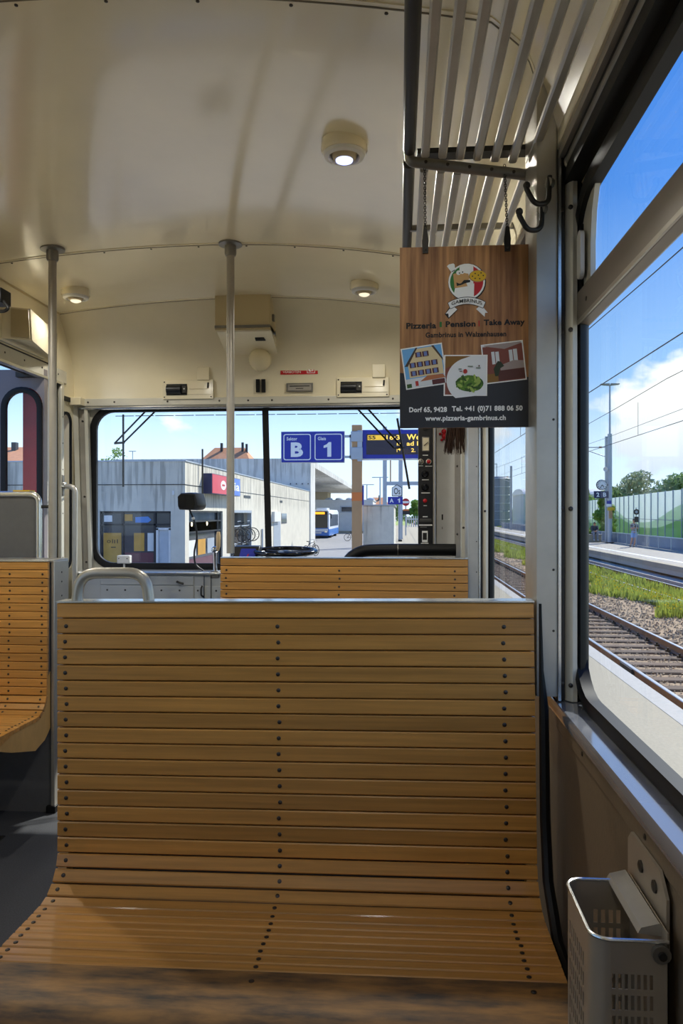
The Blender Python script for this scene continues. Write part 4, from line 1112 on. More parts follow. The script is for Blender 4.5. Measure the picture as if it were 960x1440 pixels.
prints('panel_print', cp, PC, [('white', rect(0.024, 0.052, 0.473, 0.477)), ('white', rect(0.004, 0.026, 0.417, 0.420)), ('white', rect(0.038, 0.074, 0.415, 0.418)), ('white', rect(0.020, 0.056, 0.342, 0.346)), ('white', rect(0.016, 0.062, 0.272, 0.276)), ('white', rect(0.028, 0.046, 0.205, 0.208)), ('white', rect(0.024, 0.050, 0.145, 0.150)), ('steel', rect(0.008, 0.070, 0.132, 0.136)), ('steel', rect(0.006, 0.072, 0.124, 0.127)), ('white', rect(0.004, 0.074, 0.100, 0.106)), ('steel', rect(0.010, 0.046, 0.090, 0.094)), ('white', rect(0.020, 0.050, 0.012, 0.072)), ('print_black', rect(0.024, 0.046, 0.024, 0.062)), ('white', rect(0.014, 0.054, 0.004, 0.008))], 0.0008, 0.0002)

cc = thing('white_cabinet', 'white metal cabinet column right of the black control panel', 'cabinet', (0.25, 4.1, 1.0))
MB().box(0.190, 0.300, 4.06, 4.34, 0.0, 2.02).build('cabinet_body', M['white_paint'], cc, bevel=0.004)
MB().box(0.225, 0.232, 4.055, 4.06, 1.215, 1.245).build('key_slot', M['rubber'], cc)
MB().box(0.226, 0.230, 4.057, 4.06, 1.165, 1.178).build('key_slot', M['steel'], cc)
MB().loft([[Vector((x, y, z)) for x, y in ((0.292, 4.02), (0.318, 3.96), (0.334, 3.96), (0.334, 4.06), (0.296, 4.06))] for z in (0.0, 2.02)]).build('cabinet_edge', M['alu_dull'], cc)
for z in (1.14, 1.50):
    screw(cc, (0.304, 3.99, z), (-0.6, -0.8, 0), 1.3)
# door frame posts of the cab on the right wall
dp = thing('trim_2', None, None, (0.32, 3.7, 0)); dp['kind'] = 'structure'
for x0, x1, y0, y1, k in ((0.312, 0.336, 3.86, 3.90, 'alu'), (0.300, 0.322, 3.70, 3.74, 'pale_metal'), (0.322, 0.336, 3.66, 3.76, 'white_paint'), (0.318, 0.334, 3.46, 3.50, 'rubber'), (0.312, 0.336, 3.50, 3.55, 'white_paint')):
    MB().box(x0, x1, y0, y1, 0.0, 2.04).build('post', M[k], dp, bevel=0.003)
for z in (1.18, 1.62):
    screw(dp, (0.311, 3.70, z), s=1.2)

bh = thing('hanging_brush', 'brown bristle brush hanging upside down below the advert, by the cab posts', 'brush', (0.26, 3.3, 1.62))
bb = MB()
for k in range(150):
    x = 0.216 + 0.092 * random.random(); y = 3.36 + 0.03 * random.random()
    tip = 0.262 + (x - 0.262) * 1.15 + random.uniform(-.006, .006) - (0.010 if x < 0.25 else 0)
    bb.tube([(x, y, 1.66), ((x + tip) / 2 + random.uniform(-.004, .004), y, 1.60), (tip, y, 1.512 + random.random() * 0.03)], [0.0022, 0.002, 0.0008], 4)
bo = bb.build('bristles', M['bristle'], bh, kind='stuff')
MB().box(0.210, 0.312, 3.355, 3.395, 1.65, 1.70).build('brush_head', M['bristle'], bh, bevel=0.006)
MB().cyl((0.262, 3.375, 1.69), (0.262, 3.375, 2.03), 0.011, 10).build('brush_handle', M['ply'], bh, smooth=True)
ch = thing('red_charm', 'small red figure charm dangling on the white cabinet column', 'charm', (0.236, 4.04, 1.67))
c_ = MB(); c_.ball((0.236, 4.045, 1.69), 0.014, 10, 7); c_.ball((0.236, 4.045, 1.665), 0.012, 10, 7, 1, 1, 1.5)
for dx, dz in ((-0.02, 1.678), (0.02, 1.684), (-0.012, 1.645), (0.012, 1.643)):
    c_.ball((0.236 + dx, 4.045, dz), 0.0075, 8, 6)
c_.build('charm_figure', M['red'], ch, smooth=True)
MB().cyl((0.236, 4.05, 1.70), (0.236, 4.055, 1.80), 0.0015, 5).build('charm_cord', M['dark_steel'], ch)


def wiper(name, px, pz, ex_, ez_, sep, top, bot, lean, label):
    t = thing(name, label, 'wiper', (px, 4.46, pz), 'windscreen wipers')
    for d in (0, 1):
        MB().tube([(px + d * sep, 4.45, pz), (ex_ + d * sep * 0.85, 4.455, ez_)], 0.0055, 6).build('wiper_arm', mat('wiper_black', '#060607', 0.9, spec=0.1), t, smooth=True)
    MB().tube([(ex_ - 0.002, 4.455, ez_), (ex_ + sep, 4.455, ez_ + 0.004)], 0.007, 6).build('wiper_joint', M['black'], t, smooth=True)
    MB().box(px - 0.03, px + sep + 0.03, 4.385, 4.46, pz - 0.01, pz + 0.03).build('wiper_motor', M['black'], t)
    MB().tube([(ex_ + sep * 0.9 - lean, 4.45, top), (ex_ + sep * 0.9 + lean, 4.45, bot)], 0.0065, 6).build('wiper_blade', M['rubber'], t, smooth=True)


wiper('windscreen_wiper', -1.520, 1.90, -1.742, 1.680, 0.062, 1.855, 1.413, 0.0, 'twin arm wiper parked across the left windscreen half')
wiper('windscreen_wiper', -0.275, 1.90, -0.035, 1.640, 0.062, 1.815, 1.395, 0.036, 'twin arm wiper parked across the right windscreen half')
#PART3
# ================================================================== OUTSIDE
ZR, ZP, ZG = -1.30, -0.80, -1.40       # rail top, platform top, road
M['asphalt'] = mat('asphalt', '#8f8d8a', 0.85, vary=0.10, scale=1.5)
M['paving'] = mat('platform_paving', '#aa9f86', 0.85, vary=0.08, scale=30, bump=0.2, bscale=90)
M['paving2'] = mat('platform_asphalt', '#a79f90', 0.85, vary=0.08, scale=3)
M['kerb'] = mat('pale_kerb_stone', '#b3aea3', 0.8, vary=0.06, scale=12)
M['concrete'] = mat('weathered_concrete', '#d3ccba', 0.85, vary=0.07, scale=1.6, streaks=(1.9, 3.3, 7.0, 0.38), bump=0.1, bscale=12)
M['concrete2'] = mat('pale_concrete', '#d2d0c8', 0.85, vary=0.08, scale=0.8, streaks=(3.9, 6.2, 4.5, 0.3))
M['concrete3'] = mat('buffer_concrete', '#d2cebf', 0.85, vary=0.08, scale=5, streaks=(0.6, 2.4, 9, 0.6))
M['frame_dark'] = mat('dark_window_frame', '#25262b', 0.4, 0.3)
M['shop_glass'] = mat('dark_shop_glass', '#26323f', 0.08, 0.0, vary=0.35, scale=1.1)
M['shop_glass_lo'] = mat('plum_strip', '#5c2036', 0.2)
M['poster'] = mat('ochre_poster', '#c79336', 0.4, vary=0.12, scale=2)
M['poster_blue'] = mat('blue_poster', '#5f8fd0', 0.4)
M['roof_tile'] = mat('orange_roof_tiles', '#c98a5e', 0.8, vary=0.12, scale=3)
M['plaster'] = mat('white_plaster', '#d9d8d2', 0.8, vary=0.05, scale=2)
M['galv'] = mat('galvanised_steel', '#aeb6be', 0.45, 0.25, vary=0.06, scale=4)
M['post_brown'] = mat('brown_steel_post', '#b98f62', 0.5, vary=0.08, scale=3)
M['orange'] = mat('orange_band', '#e07a35', 0.5)
M['ballast'] = mat('track_ballast', '#a08768', 0.9, vary=0.35, scale=26, bump=0.8, bscale=30)
M['stone'] = mat('ballast_stone', '#b59b78', 0.9, vary=0.3, scale=3, obj_random=0)
M['sleeper'] = mat('dark_sleeper', '#64503e', 0.85, obj_random=0.15, vary=0.15, scale=6, stretch=(1, 20, 20))
M['rail_side'] = mat('rusty_rail', '#9c714e', 0.7, vary=0.12, scale=8)
M['rail_top'] = mat('polished_rail_head', '#d9d4cc', 0.3, 0.8)
M['grass'] = mat('meadow_grass', '#96a44c', 0.8, vary=0.35, scale=0.9)
M['blade'] = mat('grass_blades', '#9aa648', 0.7, vary=0.3, scale=1.2)
M['flower'] = mat('yellow_flowers', '#e8d42a', 0.6)
M['leaf'] = mat('tree_leaves', '#86a05f', 0.7, vary=0.35, scale=0.7)
M['leaf2'] = mat('bright_leaves', '#86a845', 0.7, vary=0.3, scale=0.8)
M['leaf3'] = mat('grey_green_leaves', '#a5b189', 0.7, vary=0.3, scale=0.6)
M['bark'] = mat('bark', '#5a4a3a', 0.9)
M['noise_white'] = mat('pale_wall_panel', '#f4f8f6', 0.35)
def let_through(m, k):
    """thin sheet that lets part of the daylight behind it shine through"""
    nt = m.node_tree; N, L = nt.nodes, nt.links
    out = [n for n in N if n.type == 'OUTPUT_MATERIAL'][0]; p = N['Principled BSDF']
    tl = N.new('ShaderNodeBsdfTranslucent'); tl.inputs[0].default_value = p.inputs['Base Color'].default_value
    if p.inputs['Base Color'].links: L.new(p.inputs['Base Color'].links[0].from_socket, tl.inputs[0])
    mx = N.new('ShaderNodeMixShader'); mx.inputs[0].default_value = k
    L.new(p.outputs[0], mx.inputs[1]); L.new(tl.outputs[0], mx.inputs[2]); L.new(mx.outputs[0], out.inputs[0])
    return m


let_through(M['noise_white'], 0.6)
M['noise_lt'] = mat('light_green_panel_print', '#cfe3c4', 0.35)
M['noise_gr'] = mat('green_panel_print', '#a4cc8c', 0.35)
let_through(M['noise_lt'], 0.6); let_through(M['noise_gr'], 0.6)
for k in ('leaf', 'leaf2', 'leaf3', 'blade', 'flower'):
    let_through(M[k], 0.45)
M['fence_mesh'] = mat('slate_fence_infill', '#6f7f90', 0.6, vary=0.08, scale=6)
M['white_sign'] = mat('white_sign_face', '#f0f0ec', 0.45)
M['skin'] = mat('skin', '#d9a07c', 0.6)
M['hair'] = mat('dark_hair', '#2a1f1a', 0.6)
M['bus_white'] = mat('bus_white', '#e4e8ee', 0.25)
M['bus_blue'] = mat('bus_blue', '#3f7fd0', 0.25)
M['bus_glass'] = mat('bus_glass', '#1a1f26', 0.06)
M['tyre'] = mat('tyre', '#17171a', 0.8)

ground = MB().box(-220, 2.9, -80, 420, -1.8, ZG).build('ground', M['asphalt'], kind='structure')
MB().box(2.9, 220, -80, 420, -1.8, -1.65).build('formation', M['ballast'], ground)
MB().box(2.9, 10.4, -60, 300, -1.65, -1.488).build('ballast_bed', M['ballast'], ground)
MB().box(14.9, 120, -60, 300, -1.65, -1.2).build('verge', M['grass'], ground)
MB().box(-1.2, 2.4, 130, 300, ZG, -1.3).build('verge', M['grass'], ground)

# platforms
pa = thing('platform_1', None, None, (1.7, 10, ZP)); pa['kind'] = 'structure'
MB().box(0.62, 2.72, -40, 130, ZG, ZP).build('platform_slab', M['paving'], pa)
MB().box(2.72, 2.94, -40, 130, ZG, ZP + 0.004).build('platform_edge', M['kerb'], pa)
MB().box(-3.2, 0.62, 7.0, 30, ZG, ZP).build('platform_head', M['paving2'], pa)
MB().box(-1.3, 0.62, 30, 130, ZG, ZP - 0.01).build('platform_slab', M['paving'], pa)
MB().box(-9.0, -2.45, -40, 7, ZG, ZP).build('platform_slab', M['paving2'], pa)
pb = thing('platform_2', None, None, (12.6, 40, ZP)); pb['kind'] = 'structure'
MB().box(10.67, 14.9, -40, 260, -1.0, ZP).build('platform_slab', M['paving2'], pb)
MB().box(10.67, 11.0, -40, 260, ZP, ZP + 0.003).build('platform_edge', M['paving'], pb)
MB().box(11.65, 11.9, -40, 260, ZP, ZP + 0.004).build('safety_line', M['white_sign'], pb)
MB().box(10.68, 11.2, -40, 260, -1.18, -1.0).build('platform_wall', M['kerb'], pb)
MB().box(10.95, 14.9, -40, 260, -1.65, -1.18).build('platform_foot_shade', M['rubber'], pb)  # black stands in for the shade under the platform overhang
MB().box(10.25, 10.95, -40, 260, -1.65, -1.30).build('cable_duct', M['kerb'], pb)

# tracks
def rail_mesh(x, y0, y1):
    a = MB(); a.mi = 0
    sec = [(-0.07, -0.16), (0.07, -0.16), (0.07, -0.148), (0.012, -0.125), (0.012, -0.04), (0.034, -0.03), (0.034, -0.008), (0.0, -0.006), (-0.034, -0.008), (-0.034, -0.03), (-0.012, -0.04), (-0.012, -0.125), (-0.07, -0.148)]
    a.loft([[Vector((x + u, y, ZR + w)) for u, w in sec] for y in (y0, y1)])
    a.mi = 1
    a.loft([[Vector((x + u, y, ZR + w)) for u, w in ((-0.033, -0.008), (0.033, -0.008), (0.026, 0.0), (-0.026, 0.0))] for y in (y0, y1)])
    return a


def track(xa, xb, label, y_first, n, pitch):
    t = thing('railway_track', label, 'track', ((xa + xb) / 2, 20, ZR))
    for x in (xa, xb):
        rail_mesh(x, -40, 260).build('rail', [M['rail_side'], M['rail_top']], t)
    cx = (xa + xb) / 2
    sb_ = MB(); sb_.loft([[Vector((cx + a, 20 + b, ZR + c)) for b, c in ((-0.13, -0.30), (0.13, -0.30), (0.13, -0.165), (0.11, -0.150), (-0.11, -0.150), (-0.13, -0.165))] for a in (-1.25, 1.25)])
    proto = sb_.build('sleeper', M['sleeper'], t)
    fb = MB()
    for x in (xa, xb):
        for d in (-0.115, 0.115):
            fb.box(x + d - 0.035, x + d + 0.035, 19.95, 20.05, ZR - 0.15, ZR - 0.118)
            fb.cyl((x + d, 20, ZR - 0.12), (x + d, 20, ZR - 0.075), 0.022, 6)
    fproto = fb.build('rail_clips', M['dark_steel'], t)
    for i in range(n):
        y = y_first + pitch * i
        s = proto if i == 0 else share(proto, t, (0, 0, 0))
        s.location = (random.uniform(-.03, .03), y - 20, 0); s.rotation_euler = (0, 0, random.uniform(-.012, .012))
        f = fproto if i == 0 else share(fproto, t, (0, 0, 0))
        f.location = (0, y - 20, 0)
    return t


track(3.85, 5.34, 'near railway track with bare ballast and dark sleepers beside the platform', 7.0, 90, 0.62)
track(8.24, 9.70, 'farther railway track overgrown with grass in front of the opposite platform', 18.0, 70, 0.62)
MB().box(3.79, 3.91, 12.6, 13.25, ZR - 0.10, ZR - 0.015).build('insulated_joint', M['dark_steel'], None)
bpy.data.objects['insulated_joint'].parent = None
tag(bpy.data.objects['insulated_joint'], 'dark bolted rail joint on the near rail of the closer track', 'rail joint')
# ballast stones
def stones(name, n, xr, yr, z, smin, smax, m, label, cat, skip=None):
    mb = MB()
    for i in range(n):
        u = random.random()
        y = yr[0] * (yr[1] / yr[0]) ** u
        x = random.uniform(*xr); s = random.uniform(smin, smax)
        if skip and skip[0] < x < skip[1]: continue
        p = Vector((x, y, z + random.uniform(-0.015, 0.02)))
        d = [Vector((random.uniform(.6, 1.1) * s * sx, random.uniform(.6, 1.1) * s * sy, random.uniform(.4, .9) * s * sz)) for sx, sy, sz in ((1, 0.2, 0), (-1, -.2, 0.1), (0.2, 1, 0), (-.2, -1, 0), (0, 0, 1))]
        k = [p + q for q in d]
        mb.add(k, [(0, 2, 4), (2, 1, 4), (1, 3, 4), (3, 0, 4)])
    return tag(mb.build(name, m, None), label, cat, None, 'stuff')


M['stone_dark'] = mat('dark_ballast_stone', '#7b6650', 0.9)
stones('gravel', 12000, (2.96, 8.0), (8.5, 60), -1.482, 0.03, 0.065, M['stone'], 'pale loose ballast gravel around the near track', 'gravel', (3.3, 5.85))
stones('gravel', 9000, (3.35, 5.85), (8.5, 40), -1.478, 0.018, 0.034, M['stone'], 'small pale ballast gravel lying between the sleepers of the near track', 'gravel')
stones('gravel', 8000, (2.96, 10.2), (8.5, 60), -1.482, 0.03, 0.06, M['stone_dark'], 'darker loose ballast gravel between both tracks', 'gravel', (3.3, 5.85))


def grass(name, n, xf, yr, z, h, m, label, kind_m2=None):
    mb = MB()
    for i in range(n):
        y = yr[0] * (yr[1] / yr[0]) ** random.random()
        x0, x1 = xf(y); x = random.uniform(x0, x1)
        a = random.uniform(0, 6.28); hh = h * random.uniform(0.5, 1.2); w = 0.018 + 0.0009 * y
        dx, dy = math.cos(a) * w, math.sin(a) * w
        lx, ly = random.uniform(-.3, .3) * hh, random.uniform(-.3, .3) * hh
        mb.mi = 0
        mb.add([(x - dx, y - dy, z), (x + dx, y + dy, z), (x + lx, y + ly, z + hh)], [(0, 1, 2)])
        if kind_m2 and random.random() < 0.16 and y < 34:
            mb.mi = 1
            c = Vector((x + lx, y + ly, z + hh)); s = 0.024
            mb.add([c + Vector((s, 0, 0)), c + Vector((-s, 0, 0)), c + Vector((0, s, 0)), c + Vector((0, -s, 0)), c + Vector((0, 0, s)), c - Vector((0, 0, s))], [(0, 2, 4), (2, 1, 4), (1, 3, 4), (3, 0, 4), (0, 5, 2), (2, 5, 1)])
    return tag(mb.build(name, [m, kind_m2] if kind_m2 else m, None), label, 'grass', None, 'stuff')


grass('grass', 9000, lambda y: (8.45, 9.5), (13, 90), -1.48, 0.24, M['blade'], 'green grass growing between the rails of the farther track')
grass('grass', 9000, lambda y: (7.0 + 0.5 * math.sin(y * 0.9), 8.15) if y > 20 else (7.55 + 0.55 * math.sin(y * 2.3), 8.12), (16.5, 90), -1.48, 0.30, M['blade'], 'tall weeds with yellow flowers between the two tracks', M['flower'])
grass('grass', 5000, lambda y: (14.95, 16.2), (30, 120), -1.2, 0.55, M['blade'], 'long sunny grass on the verge behind the platform fence')

# fence behind the far platform
fe = thing('platform_fence', 'slate grey railing fence along the back of the opposite platform', 'fence', (14.75, 45, ZP))
MB().cyl((14.75, 20, ZP + 0.72), (14.75, 110, ZP + 0.72), 0.03, 8).build('top_rail', M['galv'], fe)
fp = MB().box(14.74, 14.76, 20.0, 21.9, ZP + 0.06, ZP + 0.68).build('fence_panel', M['fence_mesh'], fe)
fo = MB().box(14.72, 14.78, 19.96, 20.02, ZP, ZP + 0.72).build('post', M['galv'], fe)
for i in range(1, 45):
    share(fp, fe, (0, 2.0 * i, 0)); share(fo, fe, (0, 2.0 * i, 0))
MB().box(14.55, 14.95, 20, 110, ZP, ZP + 0.05).build('fence_kerb', M['kerb'], fe)

# noise barrier of printed panels
nb = thing('noise_barrier', 'tall pale noise barrier printed with green hills behind the tracks', 'barrier', (19, 60, -1.2))
A = Vector((16.6, 39.4, -1.2)); Bv = Vector((22.6, 92.3, -1.2)); dirv = (Bv - A).normalized(); span = (Bv - A).length
NP = 24; step = span / NP
for i in range(NP):
    P = Pl(A + dirv * (step * i), (-dirv) * -1, (0, 0, 1))
    P.n = Vector((-1, 0.1, 0)).normalized()
    w = step - 0.10
    pn = MB().pbox(P, 0.05, step - 0.05, 0, 3.95, -0.012, 0.0)
    pn.build('panel', M['noise_white'], nb)
    def hill(s, base, amp, ph):
        return base + amp * (0.5 + 0.5 * math.sin(s * 0.21 + ph)) ** 1.5
    its = []
    for k, base, amp, ph in (('noise_lt', 1.75, 1.35, 0.1), ('noise_gr', 1.35, 1.0, 0.5)):
        pts = [(0.05, 0.0), (step - 0.05, 0.0)] + [(0.05 + w * (1 - q / 4), hill(step * i + w * (1 - q / 4), base, amp, ph)) for q in range(5)]
        its.append((k, pts))
    prints('hill_print', nb, P, its, 0.006, 0.006)
    MB().pbox(P, -0.06, 0.06, 0, 3.98, -0.08, 0.06).build('post', M['galv'], nb)
    MB().pbox(P, 0.05, step - 0.05, 1.98, 2.03, 0.0, 0.025).build('panel_joint', M['galv'], nb)

# trees
def leafy(mb, c, r, n, s, sz=0.8):
    c = Vector(c)
    for i in range(n):
        d = Vector((random.gauss(0, 1), random.gauss(0, 1), random.gauss(0, 1))).normalized() * (random.random() ** 0.4)
        p = c + Vector((d.x * r, d.y * r, d.z * r * sz))
        a = Vector((random.gauss(0, 1), random.gauss(0, 1), random.gauss(0, 1))).normalized(); b = a.orthogonal().normalized(); q = random.uniform(.6, 1.3) * s
        mb.add([p - a * q, p + b * q * 0.6, p + a * q, p - b * q * 0.6], [(0, 1, 2, 3)])


def tree(name, x, y, zb, zt, rad, m, label, cat='tree', blobs=9, leaves=260, leaf=0.28, trunk=0.25, low=0.3, group=None):
    t = thing(name, label, cat, (x, y, zb), group)
    h = zt - zb
    mb = MB()
    for k in range(blobs):
        a = 2.4 * k; f = k / max(1, blobs - 1)
        zz = zb + h * (low + (1 - low) * 0.86 * f)
        rr = rad * (0.75 * (1 - f) + 0.12) * random.uniform(0.7, 1.0)
        br = rad * random.uniform(0.42, 0.6) * (1 - 0.35 * f)
        leafy(mb, (x + math.cos(a) * rr, y + math.sin(a) * rr, min(zz, zt - br * 0.6)), br, leaves, leaf)
    mb.build('foliage', m, t, kind='stuff')
    MB().tube([(x, y, zb - 0.1), (x + 0.1, y, zb + h * 0.4), (x, y + 0.1, zb + h * 0.8)], [trunk, trunk * 0.7, trunk * 0.25], 8).build('trunk', M['bark'], t, smooth=True)
    return t


tree('leafy_tree', 27.2, 98, -1.2, 4.4, 3.6, M['leaf'], 'small dark tree behind the barrier, just right of the lamp mast')
tree('leafy_tree', 30.4, 99, -1.2, 6.6, 4.6, M['leaf3'], 'broad grey green tree standing highest behind the noise barrier')
tree('leafy_tree', 34.6, 97, -1.2, 6.2, 4.4, M['leaf'], 'bushy green tree beyond the barrier at the window frame edge')
tree('leafy_tree', 40.5, 98, -1.2, 6.6, 3.8, M['leaf3'], 'grey green tree beyond the barrier, past the last one in view')
tree('leafy_tree', 24.6, 104, -1.2, 4.6, 2.6, M['leaf2'], 'light green tree behind the platform clock')
tree('leafy_shrub', 15.5, 58, -1.2, 3.1, 1.3, M['leaf2'], 'tall light green shrub growing behind the seated person', 'shrub', 8, 260, 0.16, 0.06, 0.1)
tree('leafy_shrub', 16.6, 62, -1.2, 2.2, 1.2, M['leaf2'], 'light green shrub right of the tall one, left of the lamp mast', 'shrub', 7, 240, 0.16, 0.06, 0.1)
tree('leafy_shrub', 17.4, 74, -1.2, 2.0, 1.3, M['leaf'], 'dark shrub on the grass seen through the forward side window', 'shrub', 7, 200, 0.18, 0.06, 0.1)
tree('leafy_tree', 2.9, 142, -1.4, 3.9, 1.9, M['leaf2'], 'bright tree far ahead beside the black control panel', 'tree', 8, 220, 0.28, 0.15, 0.15)
tree('leafy_tree', -1.4, 170, -1.4, 4.6, 2.6, M['leaf'], 'distant tree behind the signal gantry')
tree('leafy_tree', -27.2, 70, -1.4, 7.7, 1.9, M['leaf2'], 'young tree showing its tips above the left station roof', 'tree', 7, 60, 0.13, 0.1, 0.6)
tree('leafy_tree', 25, 150, -1.4, 3.0, 4.0, M['leaf3'], 'low distant tree line crown behind the grain silo', 'tree', 9, 240, 0.4)

# lamp mast with clock, loudspeaker and boards on the far platform
lm = thing('lamp_mast', 'tall galvanised lamp mast on the opposite platform carrying clock and boards', 'mast', (14.355, 52.5, ZP))
MB().tube([(14.355, 52.5, ZP), (14.355, 52.5, 6.7)], [0.16, 0.15], 12).build('mast_tube', M['galv'], lm, smooth=True)
MB().tube([(14.355, 52.5, 6.7), (14.355, 52.5, 10.05)], [0.07, 0.055], 10).build('mast_top', M['galv'], lm, smooth=True)
MB().box(14.1, 14.62, 52.3, 52.7, ZP, ZP + 0.08).build('mast_foot', M['dark_steel'], lm)
for s in (-1, 1):
    MB().loft([[Vector((14.355 + s * a, y, z)) for a, z in ((0.05, 10.02), (0.62, 10.08), (0.62, 10.14), (0.05, 10.16))] for y in (52.35, 52.65)]).build('lamp_head', M['steel'], lm)
MB().box(14.24, 14.47, 52.3, 52.36, 0.9, 1.75).build('mast_door', M['post_brown'], lm)
ck = thing('station_clock', 'round white station clock on a bracket left of the lamp mast', 'clock', (13.78, 52.4, 3.2))
MB().lathe((13.78, 52.40, 3.205), (0, -1, 0), ((0.36, -0.06), (0.36, 0.05), (0.33, 0.06)), 28).build('clock_case', M['dark_steel'], ck, smooth=True)
PK = Pl((13.78, 52.335, 3.205))
MB().prism(circ(0, 0, 0.32), PK, -0.01, 0.004).build('clock_face', M['white_sign'], ck)
tk = []
for k in range(12):
    a = R(30 * k); u0, u1, w = 0.22, 0.30, 0.022
    tk.append(('print_black', [(math.sin(a) * u0 - math.cos(a) * w, math.cos(a) * u0 + math.sin(a) * w), (math.sin(a) * u1 - math.cos(a) * w, math.cos(a) * u1 + math.sin(a) * w), (math.sin(a) * u1 + math.cos(a) * w, math.cos(a) * u1 - math.sin(a) * w), (math.sin(a) * u0 + math.cos(a) * w, math.cos(a) * u0 - math.sin(a) * w)]))
prints('clock_ticks', ck, PK, tk, 0.008, 0.0)
for nm, a, L_, w in (('hour_hand', 137, 0.18, 0.028), ('minute_hand', 205, 0.27, 0.022)):
    a = R(a)
    prints(nm, ck, PK, [('print_black', [(-math.cos(a) * w, math.sin(a) * w), (math.sin(a) * L_ - math.cos(a) * w, math.cos(a) * L_ + math.sin(a) * w), (math.sin(a) * L_ + math.cos(a) * w, math.cos(a) * L_ - math.sin(a) * w), (math.cos(a) * w, -math.sin(a) * w)])], 0.014)
MB().cyl((14.1, 52.42, 3.2), (14.25, 52.45, 3.2), 0.03, 8).build('clock_bracket', M['dark_steel'], ck)
tb = thing('track_board', 'blue board with 2 and B beside the lamp mast under the clock', 'sign', (13.74, 52.4, 2.55))
PT = Pl((13.26, 52.36, 2.30))
MB().pbox(PT, 0, 0.96, 0, 0.48, -0.08, 0.0).build('board', M['blue_dark'], tb)
text('2', tb, PT, 0.16, 0.36, 0.09, 0.38, M['white_sign'], 0.004, weight=0.03)
text('B', tb, PT, 0.60, 0.82, 0.09, 0.38, M['white_sign'], 0.004, weight=0.03)
prints('board_divider', tb, PT, [('white_sign', rect(0.475, 0.485, 0.06, 0.42))], 0.004)
ls = thing('loudspeaker', 'small loudspeaker on the lamp mast above the clock', 'loudspeaker', (14.07, 52.4, 4.28))
MB().lathe((14.1, 52.35, 4.28), (-0.7, -0.7, -0.1), ((0.06, -0.12), (0.10, 0.0), (0.17, 0.14), (0.14, 0.15), (0.02, 0.05)), 16).build('horn', M['white_paint'], ls, smooth=True)
MB().cyl((14.12, 52.4, 4.28), (14.25, 52.45, 4.28), 0.025, 8).build('speaker_bracket', M['dark_steel'], ls)
ys = thing('notice_boards', 'blue white notice and yellow box fixed low on the lamp mast', 'sign', (14.36, 52.3, 1.8))
MB().box(14.14, 14.62, 52.26, 52.32, 1.45, 1.66).build('yellow_box', M['yellow'], ys)
MB().box(14.06, 14.38, 52.24, 52.30, 1.72, 2.12).build('notice', M['white_sign'], ys)
MB().box(14.06, 14.38, 52.23, 52.24, 1.90, 2.12).build('notice_head', M['blue'], ys)

# catenary masts, brackets, wires
def cat_mast(x, y, side, label, zt=7.2):
    t = thing('catenary_mast', label, 'mast', (x, y, ZG), 'overhead line masts')
    for d in (-0.10, 0.10):
        MB().box(x + d - 0.03, x + d + 0.03, y - 0.08, y + 0.08, ZG, zt).build('mast_flange', M['galv'], t)
    MB().box(x - 0.08, x + 0.08, y - 0.01, y + 0.01, ZG, zt).build('mast_web', M['galv'], t)
    xe = x + side * 5.2
    MB().cyl((x, y, 5.85), (xe, y, 5.85), 0.035, 8).build('bracket_tube', M['galv'], t)
    MB().cyl((x, y, 5.15), (xe * 0.3 + x * 0.7, y, 5.72), 0.03, 8).build('bracket_stay', M['galv'], t)
    MB().cyl((x + side * 3.6, y, 5.85), (x + side * 5.0, y, 4.25), 0.025, 8).build('steady_arm', M['galv'], t)
    for s in (0.35, 3.4):
        MB().lathe((x + side * s, y, 5.85), (side, 0, 0), ((0.05, 0), (0.085, 0.05), (0.05, 0.1), (0.085, 0.15), (0.05, 0.2)), 10).build('insulator', M['post_brown'], t)
    return t


cat_mast(14.36, 53.2, -1, 'catenary mast right behind the lamp mast on the opposite platform', 6.6)
cat_mast(13.9, 95, -1, 'catenary mast far down the track, seen through the forward side window')
wires = []
for x, z, lab in ((4.6, 5.65, 'upper suspension wire over the near track'), (4.6, 4.20, 'lower contact wire over the near track'), (8.97, 5.65, 'upper suspension wire over the farther track'), (8.97, 4.20, 'lower contact wire over the farther track')):
    w = MB(); pts = []
    for k in range(41):
        y = -40 + 6 * k
        sag = 0.0
        if z > 5: sag = -0.55 + 0.55 * (((y - 53) / 60.0 + 0.5) % 1.0 * 2 - 1) ** 2
        pts.append((x, y, z + 0.25 + sag if z > 5 else z))
    w.tube(pts, 0.012, 5)
    o = w.build('overhead_wire', M['dark_steel'], None)
    tag(o, lab, 'wire')
for xx in (4.6, 8.97):
    for k in range(14):
        y = 11 + 9 * k
        MB().tube([(xx, y, 4.2), (xx, y, 5.45)], 0.008, 4).build('dropper', M['dark_steel'], [o for o in COL.objects if o.name.startswith('overhead_wire') and (('near' in o.get('label', '')) == (xx < 5)) and 'contact' in o.get('label', '')][0])
tag(MB().tube([(14.3, -40, 6.9), (14.3, 53, 6.5), (14.0, 95, 6.6), (14, 220, 6.6)], 0.012, 5).build('overhead_wire', M['dark_steel'], None), 'feeder wire running along the mast tops', 'wire')

